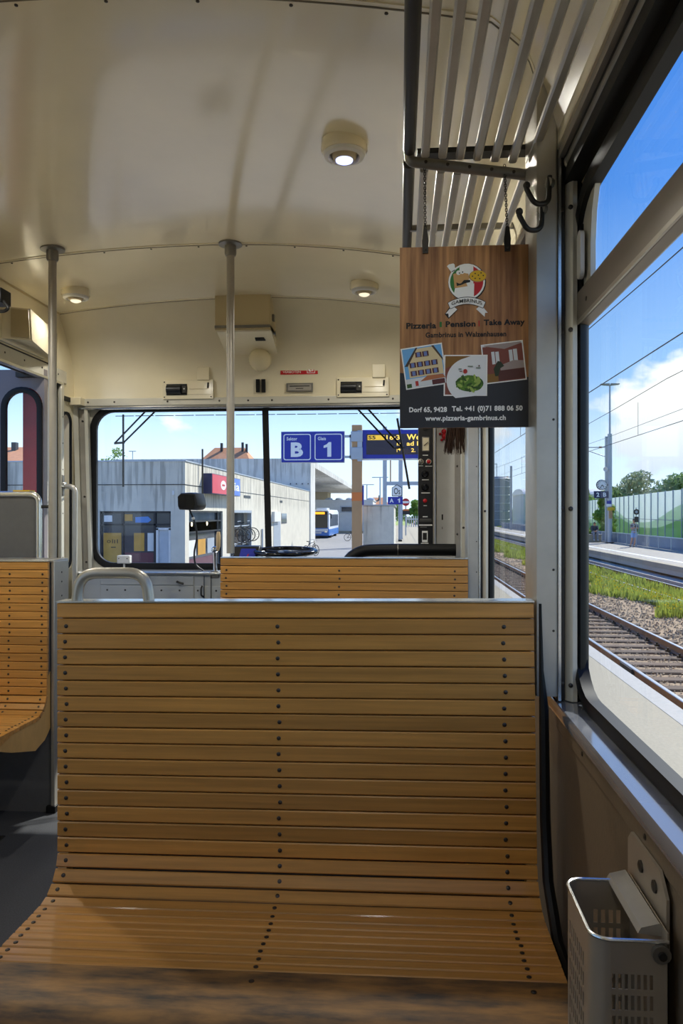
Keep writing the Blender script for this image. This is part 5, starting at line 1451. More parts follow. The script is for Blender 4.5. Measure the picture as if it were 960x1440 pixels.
# signal disc post on the opposite platform
sd = thing('disc_sign_post', 'grey post with a round disc sign behind the person with the phone', 'sign', (14.15, 46.4, ZP))
MB().cyl((14.30, 46.6, ZP), (14.30, 46.6, 1.6), 0.03, 8).build('post', M['galv'], sd)
MB().lathe((14.30, 46.55, 1.34), (0, -1, 0), ((0.17, -0.01), (0.17, 0.01), (0.10, 0.012)), 22).build('disc', M['dark_steel'], sd, smooth=True)
MB().lathe((14.30, 46.537, 1.34), (0, -1, 0), ((0.08, -0.002), (0.08, 0.002)), 16).build('disc_centre', M['galv'], sd)
MB().box(14.18, 14.42, 46.53, 46.56, 0.72, 1.05).build('plate', M['dark_steel'], sd)

# ------------------------------------------------------------------ people
def figure(name, label, loc, joints, edges, radii, mtl, group=None):
    t = thing(name, label, 'person', loc, group)
    me = bpy.data.meshes.new('body')
    names = list(joints); ix = {n: i for i, n in enumerate(names)}
    me.from_pydata([joints[n] for n in names], [(ix[a], ix[b]) for a, b in edges], [])
    me.materials.append(mtl)
    o = bpy.data.objects.new('body', me); COL.objects.link(o); o.parent = t
    sk = o.modifiers.new('skin', 'SKIN'); sk.use_smooth_shade = True
    for i, n in enumerate(names):
        me.skin_vertices[0].data[i].radius = (radii[n], radii[n] * (0.75 if n in ('pelvis', 'waist', 'chest') else 1.0))
    me.skin_vertices[0].data[ix['pelvis']].use_root = True
    sub = o.modifiers.new('sub', 'SUBSURF'); sub.levels = 1; sub.render_levels = 2
    return t


def garment(t, name, joints, chain, radii, mtl):
    mb = MB()
    for c in chain:
        mb.tube([joints[n] for n in c], [radii[n] for n in c], 10)
    o = mb.build(name, mtl, None, smooth=True); o.parent = t
    return o


def fingers(t, wrist, d, mtl):
    mb = MB(); w = Vector(wrist); d = Vector(d).normalized(); s = d.orthogonal().normalized()
    mb.tube([w, w + d * 0.045, w + d * 0.085], [0.026, 0.038, 0.034], 8)
    for k, l in enumerate((0.060, 0.072, 0.068, 0.052)):
        b = w + d * 0.08 + s * (k - 1.5) * 0.018
        mb.tube([b, b + d * l * 0.5, b + d * l * 0.9 + d.cross(s) * 0.02], [0.0085, 0.008, 0.006], 6)
    mb.tube([w + d * 0.03 + s * 0.028, w + d * 0.06 + s * 0.055, w + d * 0.085 + s * 0.055], [0.011, 0.009, 0.007], 6)
    o = mb.build('hand', mtl, None, smooth=True); o.parent = t


def head_parts(t, hc, fwd, mtl):
    hc = Vector(hc); f = Vector(fwd).normalized(); s = f.cross(Vector((0, 0, 1))).normalized(); u = s.cross(f)
    mb = MB()
    mb.loft([[hc + u * z + (f * math.cos(a) * rx + s * math.sin(a) * ry) + f * ox for a in [2 * math.pi * j / 12 for j in range(12)]] for z, rx, ry, ox in ((-0.12, 0.03, 0.03, 0.03), (-0.105, 0.058, 0.046, 0.02), (-0.06, 0.083, 0.066, 0.006), (0.0, 0.096, 0.076, 0.0), (0.06, 0.093, 0.076, -0.006), (0.10, 0.066, 0.056, -0.01), (0.122, 0.02, 0.02, -0.01))])
    mb.tube([hc + f * 0.092 + u * 0.012, hc + f * 0.112 - u * 0.025, hc + f * 0.094 - u * 0.032], [0.008, 0.013, 0.01], 6)
    for q in (-1, 1):
        mb.ball(hc + s * q * 0.078 - u * 0.01, 0.026, 8, 6, 0.5, 0.5, 1)
    o = mb.build('head', mtl, None, smooth=True); o.parent = t
    e = MB()
    for q in (-1, 1):
        e.ball(hc + f * 0.087 + s * q * 0.031 + u * 0.004, 0.011, 8, 6)
    eo = e.build('eyes', M['print_black'], None, smooth=True); eo.parent = t
    mo = MB().tube([hc + f * 0.083 - u * 0.062 - s * 0.022, hc + f * 0.092 - u * 0.060, hc + f * 0.083 - u * 0.062 + s * 0.022], 0.006, 6).build('mouth', M['tomato'], None, smooth=True); mo.parent = t
    hb_ = MB()
    hb_.loft([[hc + u * z + (f * math.cos(a) * rx + s * math.sin(a) * ry) + f * ox for a in [2 * math.pi * j / 12 for j in range(12)]] for z, rx, ry, ox in ((-0.05, 0.045, 0.07, -0.055), (0.0, 0.066, 0.084, -0.046), (0.045, 0.098, 0.086, -0.014), (0.09, 0.086, 0.074, -0.012), (0.128, 0.045, 0.04, -0.012), (0.137, 0.01, 0.01, -0.012))])
    ho = hb_.build('hair', M['hair'], None, smooth=True); ho.parent = t


J = dict(pelvis=(0.0, 0.02, 0.92), waist=(0.0, 0.04, 1.06), chest=(0.0, 0.03, 1.28), neck=(0.0, 0.0, 1.45), skull=(-0.01, -0.03, 1.53),
         sl=(-0.16, 0.02, 1.38), el=(-0.21, -0.02, 1.12), wl=(-0.13, -0.22, 1.17), sr=(0.16, 0.02, 1.38), er=(0.22, -0.02, 1.12), wr=(0.05, -0.24, 1.19),
         hl=(-0.085, 0.01, 0.86), kl=(-0.16, -0.10, 0.48), al=(-0.24, -0.02, 0.07), tl=(-0.28, -0.15, 0.035), hr=(0.085, 0.01, 0.86), kr=(0.03, -0.16, 0.48), ar=(-0.04, -0.08, 0.07), tr=(-0.07, -0.22, 0.035))
Ed = [('pelvis', 'waist'), ('waist', 'chest'), ('chest', 'neck'), ('neck', 'skull'), ('chest', 'sl'), ('sl', 'el'), ('el', 'wl'), ('chest', 'sr'), ('sr', 'er'), ('er', 'wr'), ('pelvis', 'hl'), ('hl', 'kl'), ('kl', 'al'), ('al', 'tl'), ('pelvis', 'hr'), ('hr', 'kr'), ('kr', 'ar'), ('ar', 'tr')]
Rd = dict(pelvis=.14, waist=.13, chest=.15, neck=.055, skull=.06, sl=.06, el=.042, wl=.03, sr=.06, er=.042, wr=.03, hl=.085, kl=.058, al=.038, tl=.03, hr=.085, kr=.058, ar=.038, tr=.03)
M['shirt'] = mat('black_white_shirt', '#3a3a40', 0.8, col2='#c9c9c6', scale=9)
M['shorts'] = mat('pale_blue_shorts', '#9fb9dd', 0.8, vary=0.15, scale=5)
M['dark_top'] = mat('dark_grey_top', '#4a4c52', 0.8)
M['grey_trousers'] = mat('grey_trousers', '#8d9096', 0.8)
p1 = figure('person', 'person in a patterned top and pale blue shorts looking down at a phone', (14.28, 46.9, ZP), J, Ed, Rd, M['skin'])
hc = (-0.03, -0.06, 1.60)
head_parts(p1, hc, (-0.45, -0.75, -0.45), M['skin'])
garment(p1, 'shirt', J, (('pelvis', 'waist', 'chest', 'neck'), ('sl', 'el'), ('sr', 'er'), ('sl', 'chest', 'sr')), dict(pelvis=.165, waist=.160, chest=.172, neck=.075, sl=.085, el=.066, sr=.085, er=.066), M['shirt'])
JJ = dict(J); JJ['kl2'] = (-0.145, -0.08, 0.56); JJ['kr2'] = (0.035, -0.13, 0.56); JJ['p2'] = (0, 0.02, 0.97)
garment(p1, 'shorts', JJ, (('p2', 'pelvis'), ('hl', 'kl2'), ('hr', 'kr2')), dict(p2=.165, pelvis=.175, hl=.112, hr=.112, kl2=.088, kr2=.088), M['shorts'])
for n, a in (('al', 'tl'), ('ar', 'tr')):
    v = Vector(J[n]); w_ = Vector(J[a])
    sh = MB().tube([v + Vector((0.0, 0.05, -0.03)), v + Vector((0, 0, -0.015)), w_, w_ + (w_ - v) * 0.25], [0.04, 0.052, 0.045, 0.02], 8).build('shoe', M['black'], None, smooth=True); sh.parent = p1
fingers(p1, J['wl'], (0.5, -0.5, 0.1), M['skin']); fingers(p1, J['wr'], (-0.6, -0.4, 0.1), M['skin'])
ph = MB().box(-0.075, -0.005, -0.335, -0.325, 1.19, 1.33).build('phone', M['black_gloss'], None); ph.parent = None
ph.location = (14.28, 46.9, ZP); tag(ph, 'dark phone held in front of the standing person', 'phone')
bag = MB(); bag.loft([[Vector((0.11 + a, 0.10 + y, z)) for a, y in ((0, -.08), (0.10, -.06), (0.10, .06), (0, .08))] for z in (0.92, 1.12)]); bag.tube([(0.16, 0.0, 1.1), (0.02, -0.14, 1.35), (-0.13, 0.02, 1.45), (-0.02, 0.19, 1.3), (0.16, 0.12, 1.1)], 0.014, 6)
bo = bag.build('shoulder_bag', M['black'], None); bo.location = (14.28, 46.9, ZP); tag(bo, 'black shoulder bag worn by the person with the phone', 'bag')

JS = dict(pelvis=(0.0, 0.10, 0.12), waist=(0.02, 0.12, 0.26), chest=(0.0, 0.03, 0.47), neck=(0.0, -0.06, 0.62), skull=(-0.02, -0.12, 0.68),
          sl=(-0.17, 0.02, 0.56), el=(-0.23, -0.14, 0.32), wl=(-0.12, -0.34, 0.22), sr=(0.17, 0.02, 0.56), er=(0.23, -0.14, 0.32), wr=(0.04, -0.36, 0.22),
          hl=(-0.09, 0.05, 0.11), kl=(-0.14, -0.40, 0.16), al=(-0.14, -0.44, -0.36), tl=(-0.14, -0.58, -0.40), hr=(0.09, 0.05, 0.11), kr=(0.12, -0.40, 0.16), ar=(0.12, -0.44, -0.36), tr=(0.12, -0.58, -0.40))
sx = thing('platform_bench', 'pale concrete seat block on the opposite platform left of the mast', 'seat', (13.80, 54.6, ZP))
MB().box(13.35, 14.25, 54.2, 55.2, ZP, ZP + 0.50).build('seat_block', M['paving'], sx, bevel=0.03)
MB().box(13.30, 14.30, 54.15, 55.25, ZP + 0.50, ZP + 0.56).build('seat_top', M['paving2'], sx, bevel=0.015)
p2_ = figure('person', 'seated person in a dark top and grey trousers hunched on the concrete seat', (13.84, 54.55, ZP + 0.56), JS, Ed, Rd, M['skin'])
head_parts(p2_, (-0.03, -0.16, 0.74), (-0.5, -0.8, -0.35), M['skin'])
garment(p2_, 'top', JS, (('pelvis', 'waist', 'chest', 'neck'), ('sl', 'el', 'wl'), ('sr', 'er', 'wr'), ('sl', 'chest', 'sr')), dict(pelvis=.16, waist=.165, chest=.18, neck=.075, sl=.085, el=.062, wl=.045, sr=.085, er=.062, wr=.045), M['dark_top'])
garment(p2_, 'trousers', JS, (('hl', 'kl', 'al'), ('hr', 'kr', 'ar'), ('hl', 'pelvis', 'hr')), dict(pelvis=.15, hl=.12, kl=.085, al=.06, hr=.12, kr=.085, ar=.06), M['grey_trousers'])
for n, a in (('al', 'tl'), ('ar', 'tr')):
    v = Vector(JS[n]); w_ = Vector(JS[a])
    sh = MB().tube([v + Vector((0.0, 0.05, -0.03)), v + Vector((0, 0, -0.015)), w_, w_ + (w_ - v) * 0.25], [0.04, 0.052, 0.045, 0.02], 8).build('shoe', M['white_paint'], None, smooth=True); sh.parent = p2_
fingers(p2_, JS['wl'], (0.4, -0.6, 0), M['skin']); fingers(p2_, JS['wr'], (-0.4, -0.6, 0), M['skin'])

# silo, far hall
si = thing('grain_silo', 'grey ribbed silo tower far ahead in the forward side window', 'silo', (15.6, 122, ZG))
MB().lathe((15.9, 122, ZG), (0, 0, 1), ((2.0, 0), (2.0, 8.0), (1.5, 8.5)), 24).build('silo_shell', mat('silo_grey', '#8d949c', 0.6, vary=0.1, scale=6), si, smooth=True)
for k in range(6):
    MB().lathe((15.9, 122, 0.2 + 1.3 * k), (0, 0, 1), ((2.0, 0), (2.05, 0.03), (2.05, 0.10), (2.0, 0.13)), 24).build('silo_band', M['galv'], si)
for x in (15.0, 15.5):
    MB().cyl((x, 121.5, 6.8), (x, 121.5, 9.2), 0.06, 6).build('silo_rail', M['galv'], si)
MB().cyl((15.0, 121.5, 9.2), (15.5, 121.5, 9.2), 0.06, 6).build('silo_rail', M['galv'], si)
fh = thing('white_hall', 'long white hall with rounded roof far off in the forward side window', 'building', (24, 135, ZG))
MB().box(21.5, 40, 132, 145, ZG, 4.6).build('hall_wall', M['plaster'], fh)
MB().loft([[Vector((x, 132 + 6.5 - 6.5 * math.cos(a), 4.6 + 1.1 * math.sin(a))) for a in [math.pi * k / 8 for k in range(9)]] for x in (21.4, 40)]).build('hall_roof', M['white_paint'], fh)

# ------------------------------------------------------------------ station building ahead on the left
XC = -7.6
st = thing('station_building', 'low weathered concrete station building with shop windows ahead on the left', 'building', (XC, 26, ZG))
PFr = Pl((0, 26, 0)); PSd = Pl((XC, 0, 0), (0, 1, 0), (0, 0, 1))
mb = MB(); holed(mb, PFr, -16, XC, ZG, 3.125, [(-10.72, -8.12, ZG + 0.15, 1.33)], -0.4, 0.0)
mb.build('front_wall', M['concrete'], st)
mb = MB(); holed(mb, PSd, 26.4, 62.6, ZG, 3.125, [(26.5, 31.65, -1.0, 1.35), (33.0, 37.9, ZG + 0.1, 1.40)], -0.4, 0.0)
mb.build('side_wall', M['concrete'], st)
MB().box(-16, XC - 0.02, 26.02, 62.6, 2.9, 3.10).build('roof_slab', M['concrete'], st)
MB().box(-16, XC - 0.4, 29.5, 62, ZG, 2.9).build('inner_volume', mat('dark_interior', '#2c2e33', 0.7), st)
MB().pbox(PFr, -16, XC + 0.01, 2.26, 2.29, -0.01, 0.012).build('board_joint', M['frame_dark'], st)
MB().pbox(PSd, 26, 62.6, 2.26, 2.285, -0.01, 0.012).build('board_joint', M['frame_dark'], st)
MB().pbox(PFr, -16, XC + 0.03, 3.10, 3.15, -0.45, 0.03).build('roof_edge', M['galv'], st)
MB().pbox(PSd, 26, 62.6, 3.10, 3.15, -0.45, 0.03).build('roof_edge', M['galv'], st)
for y in (35.0, 36.4):
    pass
MB().pbox(PSd, 36.0, 37.6, 2.02, 2.14, -0.05, 0.02).build('wall_vent', M['frame_dark'], st)
MB().pbox(PSd, 47.0, 48.0, 1.95, 2.08, -0.05, 0.02).build('wall_vent', M['frame_dark'], st)
def shop_window(P, a0, a1, b0, b1, mull, trans, name='window'):
    f = MB()
    f.pbox(P, a0, a1, b0, b0 + 0.07, -0.14, -0.06); f.pbox(P, a0, a1, b1 - 0.07, b1, -0.14, -0.06)
    f.pbox(P, a0, a0 + 0.06, b0, b1, -0.14, -0.06); f.pbox(P, a1 - 0.06, a1, b0, b1, -0.14, -0.06)
    for a in mull: f.pbox(P, a - 0.035, a + 0.035, b0, b1, -0.14, -0.05)
    for b in trans: f.pbox(P, a0, a1, b - 0.03, b + 0.03, -0.14, -0.05)
    fo = f.build(name, M['frame_dark'], st)
    ed = [a0] + list(mull) + [a1]; et = [b0] + list(trans) + [b1]
    for i in range(len(ed) - 1):
        for j in range(len(et) - 1):
            MB().pbox(P, ed[i] + 0.03, ed[i + 1] - 0.03, et[j] + 0.02, et[j + 1] - 0.02, -0.13, -0.12).build('pane', M['shop_glass'], fo)
    return fo
w1 = shop_window(PFr, -10.72, -8.12, ZG + 0.15, 1.33, (-9.90, -8.72), (0.85,))
MB().pbox(PFr, -10.62, -9.96, ZG + 0.2, 0.55, -0.115, -0.105).build('poster', M['poster'], w1)
prints('poster_print', w1, PFr, [('print_black', circ(-10.42, 0.24, 0.07, 0.05)), ('poster', circ(-10.42, 0.24, 0.045, 0.03)), ('print_black', rect(-10.30, -10.27, 0.18, 0.32)), ('print_black', rect(-10.22, -10.19, 0.18, 0.30)), ('print_black', rect(-10.12, -10.09, 0.18, 0.32)), ('print_black', rect(-10.34, -10.16, 0.02, 0.05))], -0.100, 0.001)
MB().pbox(PFr, -10.60, -10.30, 0.95, 1.18, -0.115, -0.108).build('lit_sign', M['white_sign'], w1)
MB().pbox(PFr, -9.84, -9.55, 0.98, 1.22, -0.115, -0.108).build('lit_sign', M['poster'], w1)
MB().prism([(-9.45, 0.92), (-8.98, 0.92), (-8.86, 1.02), (-8.98, 1.14), (-9.45, 1.12)], PFr, -0.115, -0.108).build('poster', M['poster_blue'], w1)
MB().pbox(PFr, -9.84, -8.76, ZG + 0.2, -0.15, -0.117, -0.109).build('plum_strip', M['shop_glass_lo'], w1)
for a, k in ((-9.5, 'poster'), (-9.0, 'plaster')):
    MB().pbox(PFr, a, a + 0.38, -0.1, 0.55, -0.116, -0.110).build('shelf_goods', M[k], w1)
fr = MB(); fr.pbox(PFr, -8.66, -8.58, ZG + 0.16, 0.72, -0.10, -0.02); fr.pbox(PFr, -8.20, -8.13, ZG + 0.16, 0.72, -0.10, -0.02); fr.pbox(PFr, -8.66, -8.13, 0.66, 0.74, -0.10, -0.02)
do = fr.build('door', M['white_paint'], st)
MB().pbox(PFr, -8.58, -8.20, ZG + 0.16, 0.66, -0.09, -0.08).build('door_pane', M['galv'], do)
w2 = shop_window(PSd, 26.5, 31.65, -1.0, 1.35, (31.0,), (0.95, 0.55))
MB().pbox(PSd, 26.6, 31.0, -1.0, -0.45, -0.115, -0.105).build('plum_strip', M['shop_glass_lo'], w2)
for k in range(3):
    MB().pbox(PSd, 26.7 + 1.4 * k, 27.8 + 1.4 * k, -0.35, 0.25, -0.115, -0.105).build('shelf_goods', M[('plaster', 'poster', 'galv')[k]], w2)
for y in (27.2, 29.4):
    MB().lathe((XC - 0.1, y, 0.85), (1, 0, 0), ((0.09, 0), (0.06, 0.02)), 12).build('shop_lamp', mat('shop_lamp_%d' % int(y), '#fff2d0', 0.4, emit=('#ffe9b8', 1.5)), w2)
f = MB(); f.pbox(PSd, 33.0, 37.9, 1.28, 1.40, -0.1, 0.02); f.pbox(PSd, 33.0, 33.1, ZG + 0.1, 1.4, -0.2, 0.01); f.pbox(PSd, 37.8, 37.9, ZG + 0.1, 1.4, -0.2, 0.01); f.pbox(PSd, 33, 37.9, 0.62, 0.68, -0.12, -0.04); f.pbox(PSd, 33, 37.9, -0.2, -0.14, -0.12, -0.04)
f.build('bicycle_bay_frame', M['galv'], st)
d = MB(); d.pbox(PSd, 44.6, 47.2, ZG, 0.95, -0.06, 0.02); d.build('door', M['galv'], st)
MB().pbox(PSd, 47.6, 49.8, 0.6, 1.25, -0.06, 0.02).build('window', M['shop_glass'], st)
MB().pbox(PSd, 44.0, 46.2, 0.75, 1.35, -0.02, 0.18).build('wall_cabinet', M['plaster'], st)
MB().cyl((XC + 0.06, 40.6, ZG), (XC + 0.06, 40.6, 0.4), 0.05, 8).build('downpipe', M['galv'], st)
MB().pbox(PFr, -8.05, -7.98, 1.9, 2.05, 0, 0.05).build('wall_light', M['white_paint'], st)

sg = thing('shop_sign', 'red and blue box sign with white logo on the station side wall', 'sign', (XC, 30.5, 2.4))
MB().pbox(PSd, 28.3, 33.4, 2.02, 2.80, 0.05, 0.38).build('sign_box', M['blue_dark'], sg)
MB().pbox(PSd, 28.36, 30.9, 2.04, 2.78, 0.38, 0.39).build('red_face', mat('shop_red', '#d2424f', 0.4), sg)
MB().pbox(PSd, 30.9, 33.36, 2.04, 2.78, 0.38, 0.39).build('blue_face', mat('shop_blue', '#5b7fd0', 0.4), sg)
prints('logo_print', sg, PSd, [('white_sign', circ(30.15, 2.40, 0.45, 0.19)), ('red', rect(29.9, 30.4, 2.36, 2.44))], 0.395, 0.004)
text('Ria', sg, PSd, 31.2, 33.2, 2.24, 2.62, M['white_sign'], 0.395, weight=0.02)
MB().tube([(-7.75, 28.5, 2.6), (-7.45, 28.5, 2.6)], 0.04, 8).build('sign_bracket', M['dark_steel'], sg)
MB().cyl((XC + 0.12, 27.9, 2.0), (XC + 0.12, 27.9, 3.7), 0.035, 6).build('sign_pole', M['dark_steel'], sg)

# taller hall with bus canopy behind
hl_ = thing('bus_hall', 'tall pale concrete hall with a bus canopy behind the station building', 'building', (-14, 70, ZG))
MB().box(-24.5, -7.5, 62.6, 66, ZG, 5.90).build('hall_wall', M['concrete2'], hl_)
MB().loft([[Vector((x, 62.7, z)) for x, z in ((-20, 5.30), (-7.5, 5.30), (-7.5, 5.86), (-20, 5.86))], [Vector((x, 135, z)) for x, z in ((-20, 4.9), (-7.3, 4.9), (-7.3, 5.45), (-20, 5.45))]]).build('canopy', M['concrete2'], hl_)
MB().box(-16.5, -12.4, 128, 134, ZG, 5.0).build('canopy_pier', mat('beige_pier', '#b9ad92', 0.8), hl_)
for y in (80, 95, 110):
    MB().box(-20, -7.45, y, y + 0.15, 5.16, 5.30).build('canopy_rib', M['concrete2'], hl_)
for k in range(4):
    MB().cyl((-9.2 + 0.5 * k, 62.58, 3.75), (-9.2 + 0.5 * k, 62.5, 3.75), 0.05, 8).build('tie_hole', M['frame_dark'], hl_)
dp_ = thing('white_depot', 'long low white depot with roof vents behind the bus', 'building', (-7, 101, ZG))
MB().box(-14, -3.6, 100, 112, ZG, 2.95).build('depot_wall', M['plaster'], dp_)
MB().box(-14.1, -3.5, 99.9, 112.1, 2.95, 3.08).build('depot_roof', M['white_paint'], dp_)
fw = MB().box(-8.0, -6.0, 99.93, 100.0, 1.35, 2.25).build('window', M['galv'], dp_)
MB().box(-7.8, -6.2, 99.9, 99.94, 1.5, 2.1).build('pane', M['shop_glass'], fw)
MB().box(-14, -3.6, 99.6, 100, ZG, -1.1).build('depot_plinth', M['paving'], dp_)
for k in range(5):
    MB().lathe((-9.8 + 1.45 * k, 103, 3.08), (0, 0, 1), ((0.6, 0), (0.5, 0.22), (0.2, 0.34)), 12).build('roof_vent', M['galv'], dp_)


def house(name, x0, x1, y0, y1, zw, zr, label, chim=()):
    t = thing(name, label, 'house', ((x0 + x1) / 2, y0, ZG))
    MB().box(x0, x1, y0, y1, ZG, zw).build('house_wall', M['plaster'], t)
    ym = (y0 + y1) / 2; ix_ = (x1 - x0) * 0.22
    MB().add([(x0 - .5, y0 - .5, zw), (x1 + .5, y0 - .5, zw), (x1 + .5, y1 + .5, zw), (x0 - .5, y1 + .5, zw), (x0 + ix_, ym, zr), (x1 - ix_, ym, zr)], [(0, 1, 5, 4), (1, 2, 5), (2, 3, 4, 5), (3, 0, 4), (0, 3, 2, 1)]).build('roof', M['roof_tile'], t)
    for cx, w, h in chim:
        MB().box(cx, cx + w, ym - 1.4, ym - 0.9, zr - 1.3, zr + h).build('chimney', M['frame_dark'], t)
    for k in range(4):
        a = x0 + (x1 - x0) * (0.12 + 0.22 * k)
        wv = MB().box(a, a + 1.0, y0 - 0.05, y0, zw - 2.2, zw - 0.8).build('window', M['frame_dark'], t)
    return t


house('roofed_house', -39.0, -28.3, 140, 152, 10.0, 14.3, 'house with an orange hipped roof rising above the concrete hall', ((-35.2, 0.45, 0.8), (-31.0, 0.42, 0.9), (-30.2, 0.4, 0.6)))
house('roofed_house', -41, -30.5, 60, 69, 5.6, 7.2, 'house with an orange roof glimpsed through the oval door window', ((-34.0, 0.4, 0.3),))
house('roofed_house', -6.6, -2.4, 152, 160, 2.6, 4.6, 'small distant house with a tiled roof left of the signal gantry', ((-4.4, 0.3, 0.4),))

# bus
bu = thing('city_bus', 'blue and white city bus with an amber destination board under the canopy', 'bus', (-8.65, 79, ZG))
def bsec(y, inset, z0, z1):
    return [Vector((x, y, z)) for x, z in ((-9.85 + inset, z0), (-7.45 - inset, z0), (-7.45 - inset, z1 - 0.25), (-7.60 - inset, z1), (-9.70 + inset, z1), (-9.85 + inset, z1 - 0.25))]
MB().loft([bsec(79.0, 0.06, ZG + 0.95, ZG + 3.0), bsec(79.25, 0.0, ZG + 0.95, ZG + 3.05), bsec(90.6, 0.0, ZG + 0.95, ZG + 3.05)]).build('bus_body', M['bus_white'], bu, smooth=True)
MB().loft([bsec(78.98, 0.05, ZG + 0.28, ZG + 1.2), bsec(79.2, -0.01, ZG + 0.28, ZG + 1.2), bsec(90.6, -0.01, ZG + 0.28, ZG + 1.2)]).build('bus_skirt', M['bus_blue'], bu)
MB().box(-9.65, -7.66, 78.93, 79.05, ZG + 1.10, ZG + 2.48).build('windscreen', M['bus_glass'], bu, bevel=0.03)
MB().box(-9.65, -7.66, 78.94, 79.05, ZG + 2.50, ZG + 2.86).build('destination_housing', M['black'], bu)
MB().box(-9.30, -7.95, 78.92, 78.95, ZG + 2.56, ZG + 2.80).build('destination_display', mat('amber_display', '#f0a030', 0.5, emit=('#ff9a20', 0.8)), bu)
MB().box(-9.70, -7.60, 78.90, 79.0, ZG + 0.72, ZG + 1.02).build('front_band', M['bus_white'], bu, bevel=0.02)
MB().box(-9.0, -8.3, 78.88, 78.92, ZG + 0.52, ZG + 0.66).build('number_plate', M['white_sign'], bu)
for x in (-9.55, -7.98):
    MB().box(x, x + 0.3, 78.88, 78.93, ZG + 0.62, ZG + 0.80).build('headlamp', M['alu_bright'], bu, bevel=0.02)
for k in range(5):
    MB().box(-7.46, -7.43, 79.6 + 2.1 * k, 81.4 + 2.1 * k, ZG + 1.25, ZG + 2.55).build('side_window', M['bus_glass'], bu)
for y in (81.4, 87.6):
    for x in (-7.62, -9.7):
        MB().lathe((x, y, ZG + 0.48), (1, 0, 0), ((0.48, -0.14), (0.48, 0.16), (0.3, 0.17)), 18).build('wheel', M['tyre'], bu, smooth=True)
MB().tube(round_path([(-7.55, 79.1, ZG + 2.6), (-7.25, 78.8, ZG + 2.6), (-7.25, 78.8, ZG + 2.1)], 0.1), 0.05, 6).build('mirror', M['black'], bu)
MB().box(-9.2, -8.0, 82, 85, ZG + 3.05, ZG + 3.25).build('roof_unit', M['bus_white'], bu, bevel=0.05)


# bicycles
def bicycle(label, loc, rz, group=None):
    t = thing('bicycle', label, 'bicycle', (0, 0, 0), group)
    for x in (-0.52, 0.52):
        w = MB(); w.tube([(x + 0.33 * math.cos(a), 0, 0.34 + 0.33 * math.sin(a)) for a in [2 * math.pi * k / 20 for k in range(20)]], 0.022, 6, closed=True)
        for k in range(6):
            a = math.pi * k / 6
            w.tube([(x + 0.32 * math.cos(a), 0, 0.34 + 0.32 * math.sin(a)), (x - 0.32 * math.cos(a), 0, 0.34 - 0.32 * math.sin(a))], 0.004, 3)
        w.build('wheel', M['tyre'], t)
    f_ = MB()
    for a, b in (((-0.52, 0.34), (-0.16, 0.80)), ((-0.52, 0.34), (-0.05, 0.32)), ((-0.05, 0.32), (-0.20, 0.88)), ((-0.05, 0.32), (0.36, 0.80)), ((-0.16, 0.78), (0.34, 0.86)), ((0.34, 0.98), (0.52, 0.34))):
        f_.tube([(a[0], 0, a[1]), (b[0], 0, b[1])], 0.02, 6)
    f_.build('frame', M['bus_glass'], t)
    MB().tube(round_path([(0.22, -0.28, 1.0), (0.36, -0.1, 1.02), (0.36, 0.1, 1.02), (0.22, 0.28, 1.0)], 0.06), 0.016, 6).build('handlebar', M['galv'], t)
    MB().loft([[Vector((x, y * w_, 0.90 + z)) for y, z in ((-1, 0), (1, 0), (0.6, 0.05), (-0.6, 0.05))] for x, w_ in ((-0.34, 0.09), (-0.2, 0.06), (-0.06, 0.02))]).build('saddle', M['black'], t)
    t.location = loc; t.rotation_euler = (0, 0, rz)
    return t


bk0 = bicycle('dark bicycle parked by the station side wall behind the handwheel', (-5.5, 46, ZG), R(60))
c = copy_tree(bk0); c.location = (-4.55, 72, ZG); c.rotation_euler = (0, 0, R(20)); c['label'] = 'lone bicycle half hidden behind the brown sign post'
n_ = 0
for row, z in enumerate((ZG + 0.12, -0.16)):
    for k in range(4):
        c = copy_tree(bk0); c.location = (XC - 0.30, 33.9 + 1.05 * k, z + 0.02); c.rotation_euler = (0, 0, R(8 + 3 * k + 170 * ((k + row) % 2)))
        c['label'] = '%s bicycle stored in the %s tier of the station bike bay' % (('nearest', 'second', 'third', 'farthest')[k], ('lower', 'upper')[row])
        c['group'] = ('bicycles in the lower tier', 'bicycles in the upper tier')[row]
        n_ += 1

def numeral_one(parent, P, a0, a1, b0, b1, h):
    w, t_ = a1 - a0, b1 - b0
    pts = [(1.0, 0), (1.0, 1.0), (0.66, 1.0), (0.42, 0.86), (0.0, 0.76), (0.0, 0.60), (0.48, 0.66), (0.48, 0)]
    return prints('lettering', parent, P, [('white_sign', [(a0 + x * w, b0 + y * t_) for x, y in pts])], h)


# sector sign, display and post at the head of the platform
po = thing('sign_post', 'brown steel post with an orange band carrying the blue platform signs', 'post', (-0.915, 16, ZP))
MB().box(-1.022, -0.806, 15.9, 16.1, ZP, 3.14).build('post', M['post_brown'], po, bevel=0.01)
MB().box(-1.026, -0.802, 15.895, 16.105, 1.52, 1.70).build('orange_band', M['orange'], po)
for z0, z1 in ((2.40, 2.66), (2.78, 3.0)):
    MB().box(-1.04, -0.79, 15.87, 16.12, z0, z1).build('clamp', M['galv'], po, bevel=0.01)
MB().box(-0.80, -0.77, 15.95, 16.05, 1.43, 1.85).build('side_plate', M['blue'], po)
MB().box(-0.90, -0.80, 15.88, 15.9, 2.36, 3.02).build('clamp_plate', M['galv'], po)
se = thing('sector_sign', 'blue sign reading Sektor B Gleis 1 on the brown post', 'sign', (-1.87, 16, 2.35))
PSn = Pl((-2.545, 15.95, 2.35))
MB().pbox(PSn, 0, 1.355, 0, 0.655, -0.10, 0.0).build('sign_panel', M['blue'], se, bevel=0.012)
MB().pbox(PSn, -0.012, 1.367, -0.012, 0.667, -0.09, -0.02).build('sign_edge', M['white_paint'], se)
